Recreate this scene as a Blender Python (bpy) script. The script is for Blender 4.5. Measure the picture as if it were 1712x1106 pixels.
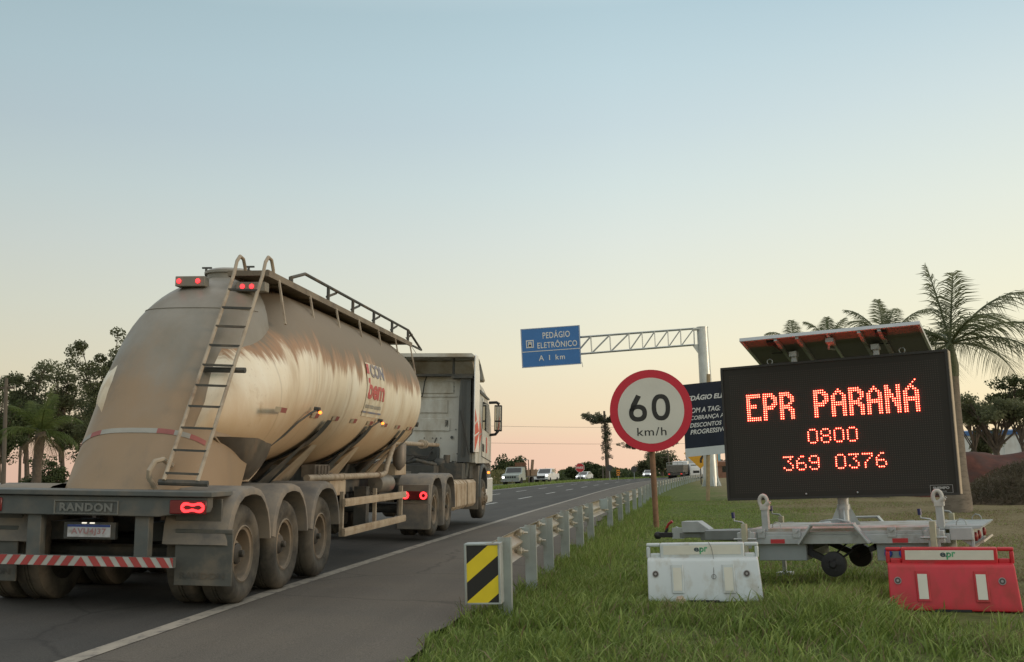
import bpy, bmesh, math, random
import numpy as np
from mathutils import Vector, Matrix, Euler, Quaternion
for o in list(bpy.data.objects): bpy.data.objects.remove(o)
random.seed(7); rng = np.random.default_rng(11)
C = bpy.context.scene.collection
S = bpy.context.scene
PI = math.pi
def rad(a): return math.radians(a)
# ---------------------------------------------------------------- camera
HC = 1.42; FP = 1820.0; PW, PH = 1712, 1106
YAW, PITCH, ROLL = rad(7.329054626508177), rad(7.006343153856711), rad(1.6)
fw = Vector((-math.sin(YAW)*math.cos(PITCH), math.cos(YAW)*math.cos(PITCH), math.sin(PITCH)))
r0 = Vector((math.cos(YAW), math.sin(YAW), 0)); u0 = r0.cross(fw)
rt = math.cos(ROLL)*r0 - math.sin(ROLL)*u0; up = math.sin(ROLL)*r0 + math.cos(ROLL)*u0
cd = bpy.data.cameras.new('camera'); cam = bpy.data.objects.new('camera', cd); C.objects.link(cam)
cam.matrix_world = Matrix(((rt.x, up.x, -fw.x, 0), (rt.y, up.y, -fw.y, 0), (rt.z, up.z, -fw.z, HC), (0, 0, 0, 1)))
cd.sensor_width = 36; cd.lens = FP/PW*36; cd.clip_start = 0.05; cd.clip_end = 6000
S.camera = cam
def W(px, py, Y):
    """point of the place that stands at depth Y (metres along the road) on the sight line of a photo position"""
    d = rt*((px-PW/2)/FP) - up*((py-PH/2)/FP) + fw
    t = Y/d.y
    return Vector((d.x*t, Y, HC+d.z*t))
# ---------------------------------------------------------------- sky, sun, exposure
SUN_EL, SUN_AZ = rad(4.0), rad(98)      # azimuth from +Y (road) towards +X
w = bpy.data.worlds.new('World'); S.world = w; w.use_nodes = True
nt = w.node_tree; nt.nodes.clear()
def N(tree, t, **k):
    n = tree.nodes.new(t)
    for a, b in k.items(): setattr(n, a, b)
    return n
sky = N(nt, 'ShaderNodeTexSky'); sky.sky_type = 'NISHITA'; sky.sun_disc = False
sky.sun_elevation = SUN_EL; sky.sun_rotation = SUN_AZ; sky.altitude = 600; sky.air_density = 1.0; sky.dust_density = 2.0; sky.ozone_density = 1.0
tc = N(nt, 'ShaderNodeTexCoord'); sp = N(nt, 'ShaderNodeSeparateXYZ'); nt.links.new(tc.outputs['Generated'], sp.inputs[0])
ramp = N(nt, 'ShaderNodeValToRGB'); mr = N(nt, 'ShaderNodeMapRange'); mr.inputs['From Min'].default_value = -0.02; mr.inputs['From Max'].default_value = 0.60
nt.links.new(sp.outputs['Z'], mr.inputs['Value']); nt.links.new(mr.outputs[0], ramp.inputs[0])
SKYRAMP = [(0.0, (.88, .57, .44)), (0.06, (.885, .605, .455)), (0.10, (.885, .715, .50)), (0.18, (.86, .80, .605)), (0.27, (.785, .80, .68)), (0.355, (.71, .77, .725)), (0.435, (.63, .735, .735)), (0.516, (.55, .67, .715)), (0.59, (.505, .65, .705)), (0.67, (.45, .60, .66)), (0.82, (.62, .72, .76)), (1.0, (.88, .88, .86))]  # topmost stops, above the view, brightened as added fill for the ground
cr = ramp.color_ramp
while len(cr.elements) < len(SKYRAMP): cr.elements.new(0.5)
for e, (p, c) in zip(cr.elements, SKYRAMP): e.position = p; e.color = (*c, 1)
# dusk hue grading over the physical sky, plus overhead brightening added as fill light
mixs = N(nt, 'ShaderNodeMixRGB'); mixs.blend_type = 'MIX'; mixs.inputs[0].default_value = 0.9
skm = N(nt, 'ShaderNodeMixRGB'); skm.blend_type = 'MULTIPLY'; skm.inputs[0].default_value = 1; skm.inputs[2].default_value = (.35, .35, .35, 1)
nt.links.new(sky.outputs[0], skm.inputs[1]); nt.links.new(skm.outputs[0], mixs.inputs[1])
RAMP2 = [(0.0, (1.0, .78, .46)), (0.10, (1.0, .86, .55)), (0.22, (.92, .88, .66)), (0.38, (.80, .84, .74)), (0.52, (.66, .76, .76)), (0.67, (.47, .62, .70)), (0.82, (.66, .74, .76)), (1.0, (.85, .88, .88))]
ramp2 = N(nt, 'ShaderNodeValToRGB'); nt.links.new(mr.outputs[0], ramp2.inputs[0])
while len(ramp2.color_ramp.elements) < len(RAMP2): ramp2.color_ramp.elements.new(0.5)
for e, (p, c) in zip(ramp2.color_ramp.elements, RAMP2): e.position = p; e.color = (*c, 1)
dt = N(nt, 'ShaderNodeVectorMath'); dt.operation = 'DOT_PRODUCT'; dt.inputs[1].default_value = (math.sin(SUN_AZ), math.cos(SUN_AZ), 0); nt.links.new(tc.outputs['Generated'], dt.inputs[0])
az1 = N(nt, 'ShaderNodeMapRange'); az1.interpolation_type = 'SMOOTHSTEP'; az1.inputs['From Min'].default_value = -.40; az1.inputs['From Max'].default_value = .42; nt.links.new(dt.outputs['Value'], az1.inputs['Value'])
az2 = N(nt, 'ShaderNodeMapRange'); az2.inputs['From Min'].default_value = -.75; az2.inputs['From Max'].default_value = -.15; az2.inputs['To Min'].default_value = .76; az2.inputs['To Max'].default_value = 1.0; nt.links.new(dt.outputs['Value'], az2.inputs['Value'])
rmx = N(nt, 'ShaderNodeMixRGB'); nt.links.new(az1.outputs[0], rmx.inputs[0]); nt.links.new(ramp.outputs[0], rmx.inputs[1]); nt.links.new(ramp2.outputs[0], rmx.inputs[2])
rm2 = N(nt, 'ShaderNodeMixRGB'); rm2.blend_type = 'MULTIPLY'; rm2.inputs[0].default_value = 1; nt.links.new(rmx.outputs[0], rm2.inputs[1]); nt.links.new(az2.outputs[0], rm2.inputs[2])
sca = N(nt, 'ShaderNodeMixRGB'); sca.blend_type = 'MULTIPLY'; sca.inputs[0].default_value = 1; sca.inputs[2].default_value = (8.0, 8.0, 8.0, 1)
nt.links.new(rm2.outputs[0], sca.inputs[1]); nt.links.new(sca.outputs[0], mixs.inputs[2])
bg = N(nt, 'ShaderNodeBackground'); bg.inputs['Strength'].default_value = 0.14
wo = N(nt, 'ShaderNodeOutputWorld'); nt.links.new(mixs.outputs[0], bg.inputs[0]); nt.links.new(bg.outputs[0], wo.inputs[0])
sl = bpy.data.lights.new('sun', 'SUN'); sun = bpy.data.objects.new('sun', sl); C.objects.link(sun)
sl.energy = 1.1; sl.angle = rad(12); sl.color = (1.0, .77, .56)
sd = Vector((math.sin(SUN_AZ)*math.cos(SUN_EL), math.cos(SUN_AZ)*math.cos(SUN_EL), math.sin(SUN_EL)))
sun.rotation_euler = sd.to_track_quat('Z', 'Y').to_euler()
S.view_settings.view_transform = 'Standard'; S.view_settings.look = 'None'; S.view_settings.gamma = 1; S.view_settings.exposure = 0.0
S.render.engine = 'CYCLES'
# ---------------------------------------------------------------- helpers
class MB:
    def __init__(s): s.v = []; s.f = []; s.m = []
    def add(s, vs, fs, m=0):
        b = len(s.v); s.v += [tuple(p) for p in vs]; s.f += [tuple(b+i for i in q) for q in fs]; s.m += [m]*len(fs); return s
    def box(s, x0, x1, y0, y1, z0, z1, m=0, R=None, c=None):
        vs = [Vector((x, y, z)) for z in (z0, z1) for y in (y0, y1) for x in (x0, x1)]
        if R is not None:
            c = Vector(c) if c is not None else Vector(((x0+x1)/2, (y0+y1)/2, (z0+z1)/2)); vs = [c+R@(p-c) for p in vs]
        return s.add(vs, [(0, 2, 3, 1), (4, 5, 7, 6), (0, 1, 5, 4), (2, 6, 7, 3), (0, 4, 6, 2), (1, 3, 7, 5)], m)
    def beam(s, a, b, w, h, m=0, upv=(0, 0, 1)):
        a, b = Vector(a), Vector(b); d = (b-a).normalized(); u = Vector(upv)
        if abs(d.dot(u)) > .98: u = Vector((0, 1, 0))
        sx = d.cross(u).normalized(); uz = sx.cross(d)
        vs = [p+sx*(i*w/2)+uz*(j*h/2) for p in (a, b) for i, j in ((-1, -1), (1, -1), (1, 1), (-1, 1))]
        return s.add(vs, [(0, 1, 2, 3), (7, 6, 5, 4), (0, 4, 5, 1), (1, 5, 6, 2), (2, 6, 7, 3), (3, 7, 4, 0)], m)
    def tube(s, pts, r, n=8, m=0, cap=True):
        pts = [Vector(p) for p in pts]; k = len(pts); rs = r if hasattr(r, '__len__') else [r]*k
        t0 = (pts[1]-pts[0]).normalized(); a = Vector((0, 0, 1)) if abs(t0.z) < .9 else Vector((1, 0, 0))
        u = t0.cross(a).normalized(); vs = []
        for i, p in enumerate(pts):
            t = ((pts[min(i+1, k-1)]-p).normalized()+(p-pts[max(i-1, 0)]).normalized())
            t = t.normalized() if t.length > 1e-6 else t0
            u = (u-t*u.dot(t)).normalized(); vv = t.cross(u)
            vs += [p+(u*math.cos(2*PI*j/n)+vv*math.sin(2*PI*j/n))*rs[i] for j in range(n)]
        fs = [(i*n+j, i*n+(j+1) % n, (i+1)*n+(j+1) % n, (i+1)*n+j) for i in range(k-1) for j in range(n)]
        if cap: fs += [tuple(range(n-1, -1, -1)), tuple(range((k-1)*n, k*n))]
        return s.add(vs, fs, m)
    def lathe(s, prof, n=24, axis='z', c=(0, 0, 0), m=0, close=False):
        c = Vector(c); vs = []
        for r, h in prof:
            for j in range(n):
                a = 2*PI*j/n; x, y = r*math.cos(a), r*math.sin(a)
                vs.append(c+Vector({'z': (x, y, h), 'y': (x, h, -y), 'x': (h, x, y)}[axis]))
        k = len(prof); fs = [(i*n+j, i*n+(j+1) % n, (i+1)*n+(j+1) % n, (i+1)*n+j) for i in range(k-1) for j in range(n)]
        if not close:
            fs += [tuple(range(n-1, -1, -1)), tuple(range((k-1)*n, k*n))]
        return s.add(vs, fs, m)
    def prism(s, poly, fn, d0, d1, m=0):
        n = len(poly); vs = [fn(u, v, d0) for u, v in poly]+[fn(u, v, d1) for u, v in poly]
        fs = [tuple(range(n-1, -1, -1)), tuple(range(n, 2*n))]+[(i, (i+1) % n, n+(i+1) % n, n+i) for i in range(n)]
        return s.add(vs, fs, m)
    def loft(s, rings, closed=True, cap=True, m=0):
        n = len(rings[0]); vs = [p for r in rings for p in r]; k = len(rings); e = n if closed else n-1
        fs = [(i*n+j, i*n+(j+1) % n, (i+1)*n+(j+1) % n, (i+1)*n+j) for i in range(k-1) for j in range(e)]
        if cap and closed: fs += [tuple(range(n-1, -1, -1)), tuple(range((k-1)*n, k*n))]
        return s.add(vs, fs, m)
    def ball(s, c, r, n=8, m=0, sc=(1, 1, 1)):
        c = Vector(c); rings = []
        for i in range(1, n):
            t = PI*i/n; rings.append([c+Vector((r*sc[0]*math.sin(t)*math.cos(2*PI*j/(2*n)), r*sc[1]*math.sin(t)*math.sin(2*PI*j/(2*n)), r*sc[2]*math.cos(t))) for j in range(2*n)])
        return s.loft(rings, True, True, m)
    def build(s, name, mats, parent=None, smooth=35, bev=0, loc=None, mw=None, fix=True):
        me = bpy.data.meshes.new(name); me.from_pydata(s.v, [], s.f)
        for q in (mats if isinstance(mats, (list, tuple)) else [mats]): me.materials.append(q)
        if len(me.materials) > 1: me.polygons.foreach_set('material_index', s.m)
        if fix:
            bm = bmesh.new(); bm.from_mesh(me); bmesh.ops.recalc_face_normals(bm, faces=bm.faces); bm.to_mesh(me); bm.free()
        if smooth:
            me.polygons.foreach_set('use_smooth', [True]*len(me.polygons)); me.set_sharp_from_angle(angle=rad(smooth))
        o = bpy.data.objects.new(name, me); C.objects.link(o)
        if parent is not None: o.parent = parent
        if loc is not None: o.location = loc
        if mw is not None: o.matrix_local = mw
        if bev:
            b = o.modifiers.new('bevel', 'BEVEL'); b.width = bev; b.segments = 2; b.limit_method = 'ANGLE'; b.angle_limit = rad(40); b.harden_normals = False
        return o
def tag(o, label=None, cat=None, group=None, kind=None):
    if label: o['label'] = label
    if cat: o['category'] = cat
    if group: o['group'] = group
    if kind: o['kind'] = kind
    return o
def thing(name, label, cat, loc=(0, 0, 0), rz=0, group=None, M=None):
    o = bpy.data.objects.new(name, None); C.objects.link(o); o.empty_display_size = .2
    o.location = loc; o.rotation_euler = (0, 0, rz)
    if M is not None: o.matrix_world = M
    return tag(o, label, cat, group)
def copy_tree(o, parent=None):
    c = o.copy(); C.objects.link(c)
    if parent is not None: c.parent = parent
    for ch in list(o.children): copy_tree(ch, c)
    return c
_T = {}
def text_geo(s, off=0.0, shear=0.0, spacing=1.0, ext=0.0):
    """outline of a line of writing in the built-in face, as (verts, faces)"""
    cu = bpy.data.curves.new('t', 'FONT'); cu.body = s; cu.offset = off; cu.shear = shear; cu.space_character = spacing; cu.resolution_u = 3; cu.extrude = 0
    ob = bpy.data.objects.new('t', cu); C.objects.link(ob)
    dg = bpy.context.evaluated_depsgraph_get(); dg.update()
    me = bpy.data.meshes.new_from_object(ob.evaluated_get(dg))
    vs = [tuple(v.co) for v in me.vertices]; fs = [tuple(p.vertices) for p in me.polygons]
    bpy.data.objects.remove(ob); bpy.data.curves.remove(cu); bpy.data.meshes.remove(me)
    return vs, fs
def text_box(mb, s, fn, u0, u1, v0, v1, m=0, off=0.0, shear=0.0, spacing=1.0, vref=None):
    """fit writing s in the box u0..u1, v0..v1 of a surface fn(u,v)"""
    vs, fs = text_geo(s, off, shear, spacing)
    xs = [v[0] for v in vs]; ys = [v[1] for v in vs]; a, b = min(xs), max(xs); c, d = (min(ys), max(ys)) if vref is None else vref
    mb.add([fn(u0+(x-a)/(b-a)*(u1-u0), v0+(y-c)/(d-c)*(v1-v0)) for x, y, z in vs], fs, m)
# ---------------------------------------------------------------- materials
def mat(name, col, rough=.6, metal=0.0, var=.12, scale=6, bump=0.0, bscale=40, spec=.5, dirt=None, coat=0):
    """painted or raw surface; dirt = (colour, amount 0..1, scale, stretch xyz)"""
    m = bpy.data.materials.new(name); m.use_nodes = True; t = m.node_tree; b = t.nodes['Principled BSDF']
    b.inputs['Roughness'].default_value = rough; b.inputs['Metallic'].default_value = metal; b.inputs['Specular IOR Level'].default_value = spec
    if coat: b.inputs['Coat Weight'].default_value = coat; b.inputs['Coat Roughness'].default_value = .15
    tcn = N(t, 'ShaderNodeTexCoord'); no = N(t, 'ShaderNodeTexNoise'); no.inputs['Scale'].default_value = scale; no.inputs['Detail'].default_value = 5
    t.links.new(tcn.outputs['Object'], no.inputs['Vector'])
    rp = N(t, 'ShaderNodeValToRGB'); rp.color_ramp.elements[0].position = .3; rp.color_ramp.elements[1].position = .7
    rp.color_ramp.elements[0].color = (*[c*(1-var) for c in col], 1); rp.color_ramp.elements[1].color = (*[min(1, c*(1+var)) for c in col], 1)
    t.links.new(no.outputs['Fac'], rp.inputs[0]); out = rp.outputs[0]
    if dirt:
        dc, am, ds, st = dirt
        mp = N(t, 'ShaderNodeMapping'); mp.inputs['Scale'].default_value = st; t.links.new(tcn.outputs['Object'], mp.inputs[0])
        n2 = N(t, 'ShaderNodeTexNoise'); n2.inputs['Scale'].default_value = ds; n2.inputs['Detail'].default_value = 8; n2.inputs['Roughness'].default_value = .65; t.links.new(mp.outputs[0], n2.inputs['Vector'])
        r2 = N(t, 'ShaderNodeMapRange'); r2.inputs['From Min'].default_value = .62-.45*am; r2.inputs['From Max'].default_value = .80-.35*am; r2.clamp = True
        t.links.new(n2.outputs['Fac'], r2.inputs[0])
        mx = N(t, 'ShaderNodeMixRGB'); mx.inputs[2].default_value = (*dc, 1); t.links.new(r2.outputs[0], mx.inputs[0]); t.links.new(out, mx.inputs[1]); out = mx.outputs[0]
        rr = N(t, 'ShaderNodeMapRange'); rr.inputs['To Min'].default_value = rough; rr.inputs['To Max'].default_value = .85; t.links.new(r2.outputs[0], rr.inputs[0]); t.links.new(rr.outputs[0], b.inputs['Roughness'])
    t.links.new(out, b.inputs['Base Color'])
    if bump:
        n3 = N(t, 'ShaderNodeTexNoise'); n3.inputs['Scale'].default_value = bscale; n3.inputs['Detail'].default_value = 4; t.links.new(tcn.outputs['Object'], n3.inputs['Vector'])
        bp = N(t, 'ShaderNodeBump'); bp.inputs['Strength'].default_value = bump; bp.inputs['Distance'].default_value = .01; t.links.new(n3.outputs['Fac'], bp.inputs['Height']); t.links.new(bp.outputs[0], b.inputs['Normal'])
    return m
def emis(name, col, strength, base=(.02, .02, .02)):
    m = bpy.data.materials.new(name); m.use_nodes = True; b = m.node_tree.nodes['Principled BSDF']
    b.inputs['Base Color'].default_value = (*base, 1); b.inputs['Emission Color'].default_value = (*col, 1); b.inputs['Emission Strength'].default_value = strength; b.inputs['Roughness'].default_value = .4
    return m
def glassy(name, col, rough=.05):
    m = bpy.data.materials.new(name); m.use_nodes = True; b = m.node_tree.nodes['Principled BSDF']
    b.inputs['Base Color'].default_value = (*col, 1); b.inputs['Roughness'].default_value = rough; b.inputs['Specular IOR Level'].default_value = .8
    return m
def leafmat(name, a, b_, trans=.35, attr=None):
    m = bpy.data.materials.new(name); m.use_nodes = True; t = m.node_tree; b = t.nodes['Principled BSDF']
    b.inputs['Roughness'].default_value = .6; b.inputs['Specular IOR Level'].default_value = .3
    if attr:
        at = N(t, 'ShaderNodeAttribute'); at.attribute_name = attr; col = at.outputs['Color']
    else:
        tcn = N(t, 'ShaderNodeTexCoord'); no = N(t, 'ShaderNodeTexNoise'); no.inputs['Scale'].default_value = 1.3; no.inputs['Detail'].default_value = 6; t.links.new(tcn.outputs['Object'], no.inputs['Vector'])
        rp = N(t, 'ShaderNodeValToRGB'); rp.color_ramp.elements[0].position = .35; rp.color_ramp.elements[1].position = .68; rp.color_ramp.elements[0].color = (*a, 1); rp.color_ramp.elements[1].color = (*b_, 1)
        t.links.new(no.outputs['Fac'], rp.inputs[0]); col = rp.outputs[0]
    t.links.new(col, b.inputs['Base Color'])
    tr = N(t, 'ShaderNodeBsdfTranslucent'); t.links.new(col, tr.inputs['Color']); ms = N(t, 'ShaderNodeMixShader'); ms.inputs[0].default_value = trans
    o = t.nodes['Material Output']; t.links.new(b.outputs[0], ms.inputs[1]); t.links.new(tr.outputs[0], ms.inputs[2]); t.links.new(ms.outputs[0], o.inputs['Surface'])
    return m
DUST = (.27, .20, .135)
galv = mat('galvanised_steel', (.40, .43, .42), .42, .55, .12, 9, .05, 30)
galv_dull = mat('dull_galvanised_steel', (.34, .36, .35), .55, .35, .14, 7, .05, 30, dirt=((.26, .21, .16), .25, 5, (1, 1, .4)))
black = mat('black_plastic', (.02, .02, .02), .6, 0, .2, 12)
rubber = mat('dusty_tyre_rubber', (.062, .058, .050), .9, 0, .2, 9, .1, 60, spec=.2, dirt=((.135, .118, .092), .55, 3, (1, 1, 1)))
fender_m = mat('dusty_grey_plastic', (.13, .125, .115), .7, 0, .15, 5, .0, dirt=((.235, .20, .155), .55, 2.5, (1, 1, 1)))
chassis_m = mat('dusty_dark_steel', (.055, .057, .052), .7, 0, .2, 5, dirt=((.14, .115, .085), .3, 3, (1, 1, 1)))
beam_m = mat('grey_beam_paint', (.085, .095, .09), .6, 0, .15, 5, dirt=((.15, .135, .11), .35, 3, (1, 1, 1)))
beige = mat('dusty_beige_paint', (.42, .34, .24), .6, 0, .12, 4, dirt=((.30, .22, .14), .4, 3, (1, 1, 1)))
pipe_m = mat('dusty_pipe_paint', (.36, .30, .22), .6, 0, .12, 6, dirt=((.22, .16, .11), .35, 4, (1, 1, 1)))
white_p = mat('white_paint', (.72, .73, .70), .4, 0, .04, 3, dirt=((.50, .44, .35), .2, 3, (1, 1, .5)))
red_p = mat('red_retroreflective', (.48, .035, .04), .45, 0, .08, 8)
wht_r = mat('white_retroreflective', (.62, .62, .58), .45, 0, .08, 8)
yel_r = mat('yellow_retroreflective', (.75, .58, .02), .45, 0, .05, 8)
blk_r = mat('black_film', (.015, .015, .015), .45, 0, .05, 8)
dglass = glassy('dark_glass', (.015, .02, .02))
woodp = mat('brown_timber', (.20, .108, .058), .75, 0, .25, 10, .2, 60)
# ---------------------------------------------------------------- terrain, roads
def hermite(xs, ys):
    xs = np.array(xs, float); ys = np.array(ys, float); m = np.gradient(ys, xs)
    def f(x):
        x = np.clip(np.asarray(x, float), xs[0], xs[-1]); i = np.clip(np.searchsorted(xs, x)-1, 0, len(xs)-2)
        h = xs[i+1]-xs[i]; t = (x-xs[i])/h
        return (2*t**3-3*t*t+1)*ys[i]+(t**3-2*t*t+t)*h*m[i]+(-2*t**3+3*t*t)*ys[i+1]+(t**3-t*t)*h*m[i+1]
    return f
curve = hermite([-60, 0, 40, 72, 100, 128, 155, 182, 210, 300, 600], [0, 0, 0, .3, .9, 2.0, 4.3, 8.5, 14, 42, 190])
railc = hermite([-60, 0, 19, 26, 33, 40, 50, 100, 160, 300], [-1.38, -1.38, -1.38, -1.12, -.88, -.62, -.38, 2.2, 7.5, 40])
def sstep(a, b, x):
    t = np.clip((np.asarray(x, float)-a)/(b-a), 0, 1); return t*t*(3-2*t)
def gz(X, Y):
    X = np.asarray(X, float); Y = np.asarray(Y, float); l = X-curve(Y)
    g = -0.009*np.clip(Y-11.5, 0, 3000)-.0025*np.clip(Y-150, 0, 3000)
    tilt = .04-.028*sstep(15, 60, Y)
    rd = .03+tilt*np.clip(-1.7-l, 0, 12.0)
    roadz = rd*sstep(-1.3, -1.75, l)
    side = -.02*np.clip(l, 0, 2.8)*(1-sstep(4, 9, l))*(1-sstep(25, 50, Y))
    drop = -.012*np.clip(-15-l, 0, 30)
    return g+roadz+side+drop
def gzf(X, Y): return float(gz(X, Y))
def ribbon(l0, l1, ys, dz, path=None, nx=2):
    """sheet following the road between two lateral offsets"""
    mb = MB(); rows = []
    for y in ys:
        c = float(curve(y)) if path is None else float(path(y))
        rows.append([(c+l0+(l1-l0)*i/(nx-1), y, gzf(c+l0+(l1-l0)*i/(nx-1), y)+dz) for i in range(nx)])
    mb.loft(rows, False, False); return mb
YS = list(np.arange(-14, 60, 1.5))+list(np.arange(60, 330, 5))
def ground_mat():
    m = bpy.data.materials.new('ground_turf'); m.use_nodes = True; t = m.node_tree; b = t.nodes['Principled BSDF']; b.inputs['Roughness'].default_value = .95; b.inputs['Specular IOR Level'].default_value = .1
    tcn = N(t, 'ShaderNodeTexCoord'); o1 = tcn.outputs['Object']
    def noise(sc, det=6, ro=.6):
        n = N(t, 'ShaderNodeTexNoise'); n.inputs['Scale'].default_value = sc; n.inputs['Detail'].default_value = det; n.inputs['Roughness'].default_value = ro; t.links.new(o1, n.inputs['Vector']); return n.outputs['Fac']
    def ramp2(f, a, b_, p0=.35, p1=.65):
        r = N(t, 'ShaderNodeValToRGB'); r.color_ramp.elements[0].position = p0; r.color_ramp.elements[1].position = p1; r.color_ramp.elements[0].color = (*a, 1); r.color_ramp.elements[1].color = (*b_, 1); t.links.new(f, r.inputs[0]); return r.outputs[0]
    green = ramp2(noise(5, 9, .75), (.050, .068, .020), (.15, .185, .055))
    dry = ramp2(noise(6, 9, .75), (.15, .12, .065), (.25, .21, .115))
    sx = N(t, 'ShaderNodeSeparateXYZ'); t.links.new(o1, sx.inputs[0])
    mr_ = N(t, 'ShaderNodeMapRange'); mr_.inputs['From Min'].default_value = 1.5; mr_.inputs['From Max'].default_value = 8; t.links.new(sx.outputs['X'], mr_.inputs[0])
    ad = N(t, 'ShaderNodeMath'); ad.operation = 'MULTIPLY_ADD'; t.links.new(noise(.5, 5), ad.inputs[0]); ad.inputs[1].default_value = 1.3; t.links.new(mr_.outputs[0], ad.inputs[2])
    f = N(t, 'ShaderNodeMapRange'); f.inputs['From Min'].default_value = .75; f.inputs['From Max'].default_value = 1.25; t.links.new(ad.outputs[0], f.inputs[0])
    mx = N(t, 'ShaderNodeMixRGB'); t.links.new(f.outputs[0], mx.inputs[0]); t.links.new(green, mx.inputs[1]); t.links.new(dry, mx.inputs[2])
    t.links.new(mx.outputs[0], b.inputs['Base Color'])
    bp = N(t, 'ShaderNodeBump'); bp.inputs['Strength'].default_value = .6; bp.inputs['Distance'].default_value = .05; t.links.new(noise(14, 8, .8), bp.inputs['Height']); t.links.new(bp.outputs[0], b.inputs['Normal'])
    return m
turf = ground_mat()
xs = np.unique(np.concatenate([np.linspace(-900, -60, 15), np.linspace(-60, -16, 23), np.linspace(-16, 12, 57), np.linspace(12, 60, 17), np.linspace(60, 900, 15)]))
ys = np.unique(np.concatenate([np.linspace(-60, 2, 14), np.linspace(2, 40, 58), np.linspace(40, 130, 46), np.linspace(130, 340, 43), np.linspace(340, 2600, 20)]))
XX, YY = np.meshgrid(xs, ys)
lat = XX-curve(YY)
ZZ = gz(XX, YY)-.06*((lat < -1.75) & (lat > -13.9))+.012*np.sin(XX*3.1+YY*1.7)*np.sin(YY*2.3-XX)*(lat > -1.2)
mb = MB(); nx, ny = len(xs), len(ys)
mb.v = [tuple(p) for p in np.stack([XX.ravel(), YY.ravel(), ZZ.ravel()], 1)]
mb.f = [(j*nx+i, j*nx+i+1, (j+1)*nx+i+1, (j+1)*nx+i) for j in range(ny-1) for i in range(nx-1)]; mb.m = [0]*len(mb.f)
tag(mb.build('ground', turf, smooth=180, fix=False), kind='structure')
def asphalt(name, col, var, patch, rough=.85):
    m = bpy.data.materials.new(name); m.use_nodes = True; t = m.node_tree; b = t.nodes['Principled BSDF']; b.inputs['Roughness'].default_value = rough; b.inputs['Specular IOR Level'].default_value = .3
    tcn = N(t, 'ShaderNodeTexCoord'); o1 = tcn.outputs['Object']
    mp = N(t, 'ShaderNodeMapping'); mp.inputs['Scale'].default_value = (1, .06, 1); t.links.new(o1, mp.inputs[0])
    n1 = N(t, 'ShaderNodeTexNoise'); n1.inputs['Scale'].default_value = 1.6; n1.inputs['Detail'].default_value = 4; t.links.new(mp.outputs[0], n1.inputs['Vector'])
    n2 = N(t, 'ShaderNodeTexNoise'); n2.inputs['Scale'].default_value = 90; n2.inputs['Detail'].default_value = 3; t.links.new(o1, n2.inputs['Vector'])
    n3 = N(t, 'ShaderNodeTexNoise'); n3.inputs['Scale'].default_value = .7; n3.inputs['Detail'].default_value = 6; t.links.new(o1, n3.inputs['Vector'])
    r1 = N(t, 'ShaderNodeValToRGB'); r1.color_ramp.elements[0].position = .3; r1.color_ramp.elements[1].position = .7
    r1.color_ramp.elements[0].color = (*[c*(1-var) for c in col], 1); r1.color_ramp.elements[1].color = (*[c*(1+var) for c in col], 1); t.links.new(n1.outputs['Fac'], r1.inputs[0])
    r3 = N(t, 'ShaderNodeMapRange'); r3.inputs['From Min'].default_value = .45; r3.inputs['From Max'].default_value = .75; r3.inputs['To Max'].default_value = .6; t.links.new(n3.outputs['Fac'], r3.inputs[0])
    m1 = N(t, 'ShaderNodeMixRGB'); m1.inputs[2].default_value = (*patch, 1); t.links.new(r3.outputs[0], m1.inputs[0]); t.links.new(r1.outputs[0], m1.inputs[1])
    m2 = N(t, 'ShaderNodeMixRGB'); m2.blend_type = 'OVERLAY'; m2.inputs[0].default_value = .85; t.links.new(m1.outputs[0], m2.inputs[1]); t.links.new(n2.outputs['Fac'], m2.inputs[2])
    vo = N(t, 'ShaderNodeTexVoronoi'); vo.inputs['Scale'].default_value = 55; t.links.new(o1, vo.inputs['Vector'])
    v2 = N(t, 'ShaderNodeMapRange'); v2.inputs['From Min'].default_value = .05; v2.inputs['From Max'].default_value = .16; v2.inputs['To Min'].default_value = .55; v2.inputs['To Max'].default_value = 0; t.links.new(vo.outputs['Distance'], v2.inputs[0])
    m3 = N(t, 'ShaderNodeMixRGB'); t.links.new(v2.outputs[0], m3.inputs[0]); t.links.new(m2.outputs[0], m3.inputs[1]); m3.inputs[2].default_value = (*[c*2.1 for c in col], 1)
    vc = N(t, 'ShaderNodeTexVoronoi'); vc.feature = 'DISTANCE_TO_EDGE'; vc.inputs['Scale'].default_value = .42; nd = N(t, 'ShaderNodeTexNoise'); nd.inputs['Scale'].default_value = 2.5; nd.inputs['Detail'].default_value = 6; t.links.new(o1, nd.inputs['Vector'])
    mxv = N(t, 'ShaderNodeMixRGB'); mxv.inputs[0].default_value = .22; t.links.new(o1, mxv.inputs[1]); t.links.new(nd.outputs['Color'], mxv.inputs[2]); t.links.new(mxv.outputs[0], vc.inputs['Vector'])
    c2 = N(t, 'ShaderNodeMapRange'); c2.inputs['From Min'].default_value = .0; c2.inputs['From Max'].default_value = .012; c2.inputs['To Min'].default_value = .6; c2.inputs['To Max'].default_value = 0; t.links.new(vc.outputs['Distance'], c2.inputs[0])
    m4 = N(t, 'ShaderNodeMixRGB'); t.links.new(c2.outputs[0], m4.inputs[0]); t.links.new(m3.outputs[0], m4.inputs[1]); m4.inputs[2].default_value = (*[c*.45 for c in col], 1)
    t.links.new(m4.outputs[0], b.inputs['Base Color'])
    bp = N(t, 'ShaderNodeBump'); bp.inputs['Strength'].default_value = .4; bp.inputs['Distance'].default_value = .006; t.links.new(n2.outputs['Fac'], bp.inputs['Height']); t.links.new(bp.outputs[0], b.inputs['Normal'])
    return m
road_m = asphalt('road_asphalt', (.052, .050, .045), .22, (.070, .063, .053))
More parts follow.
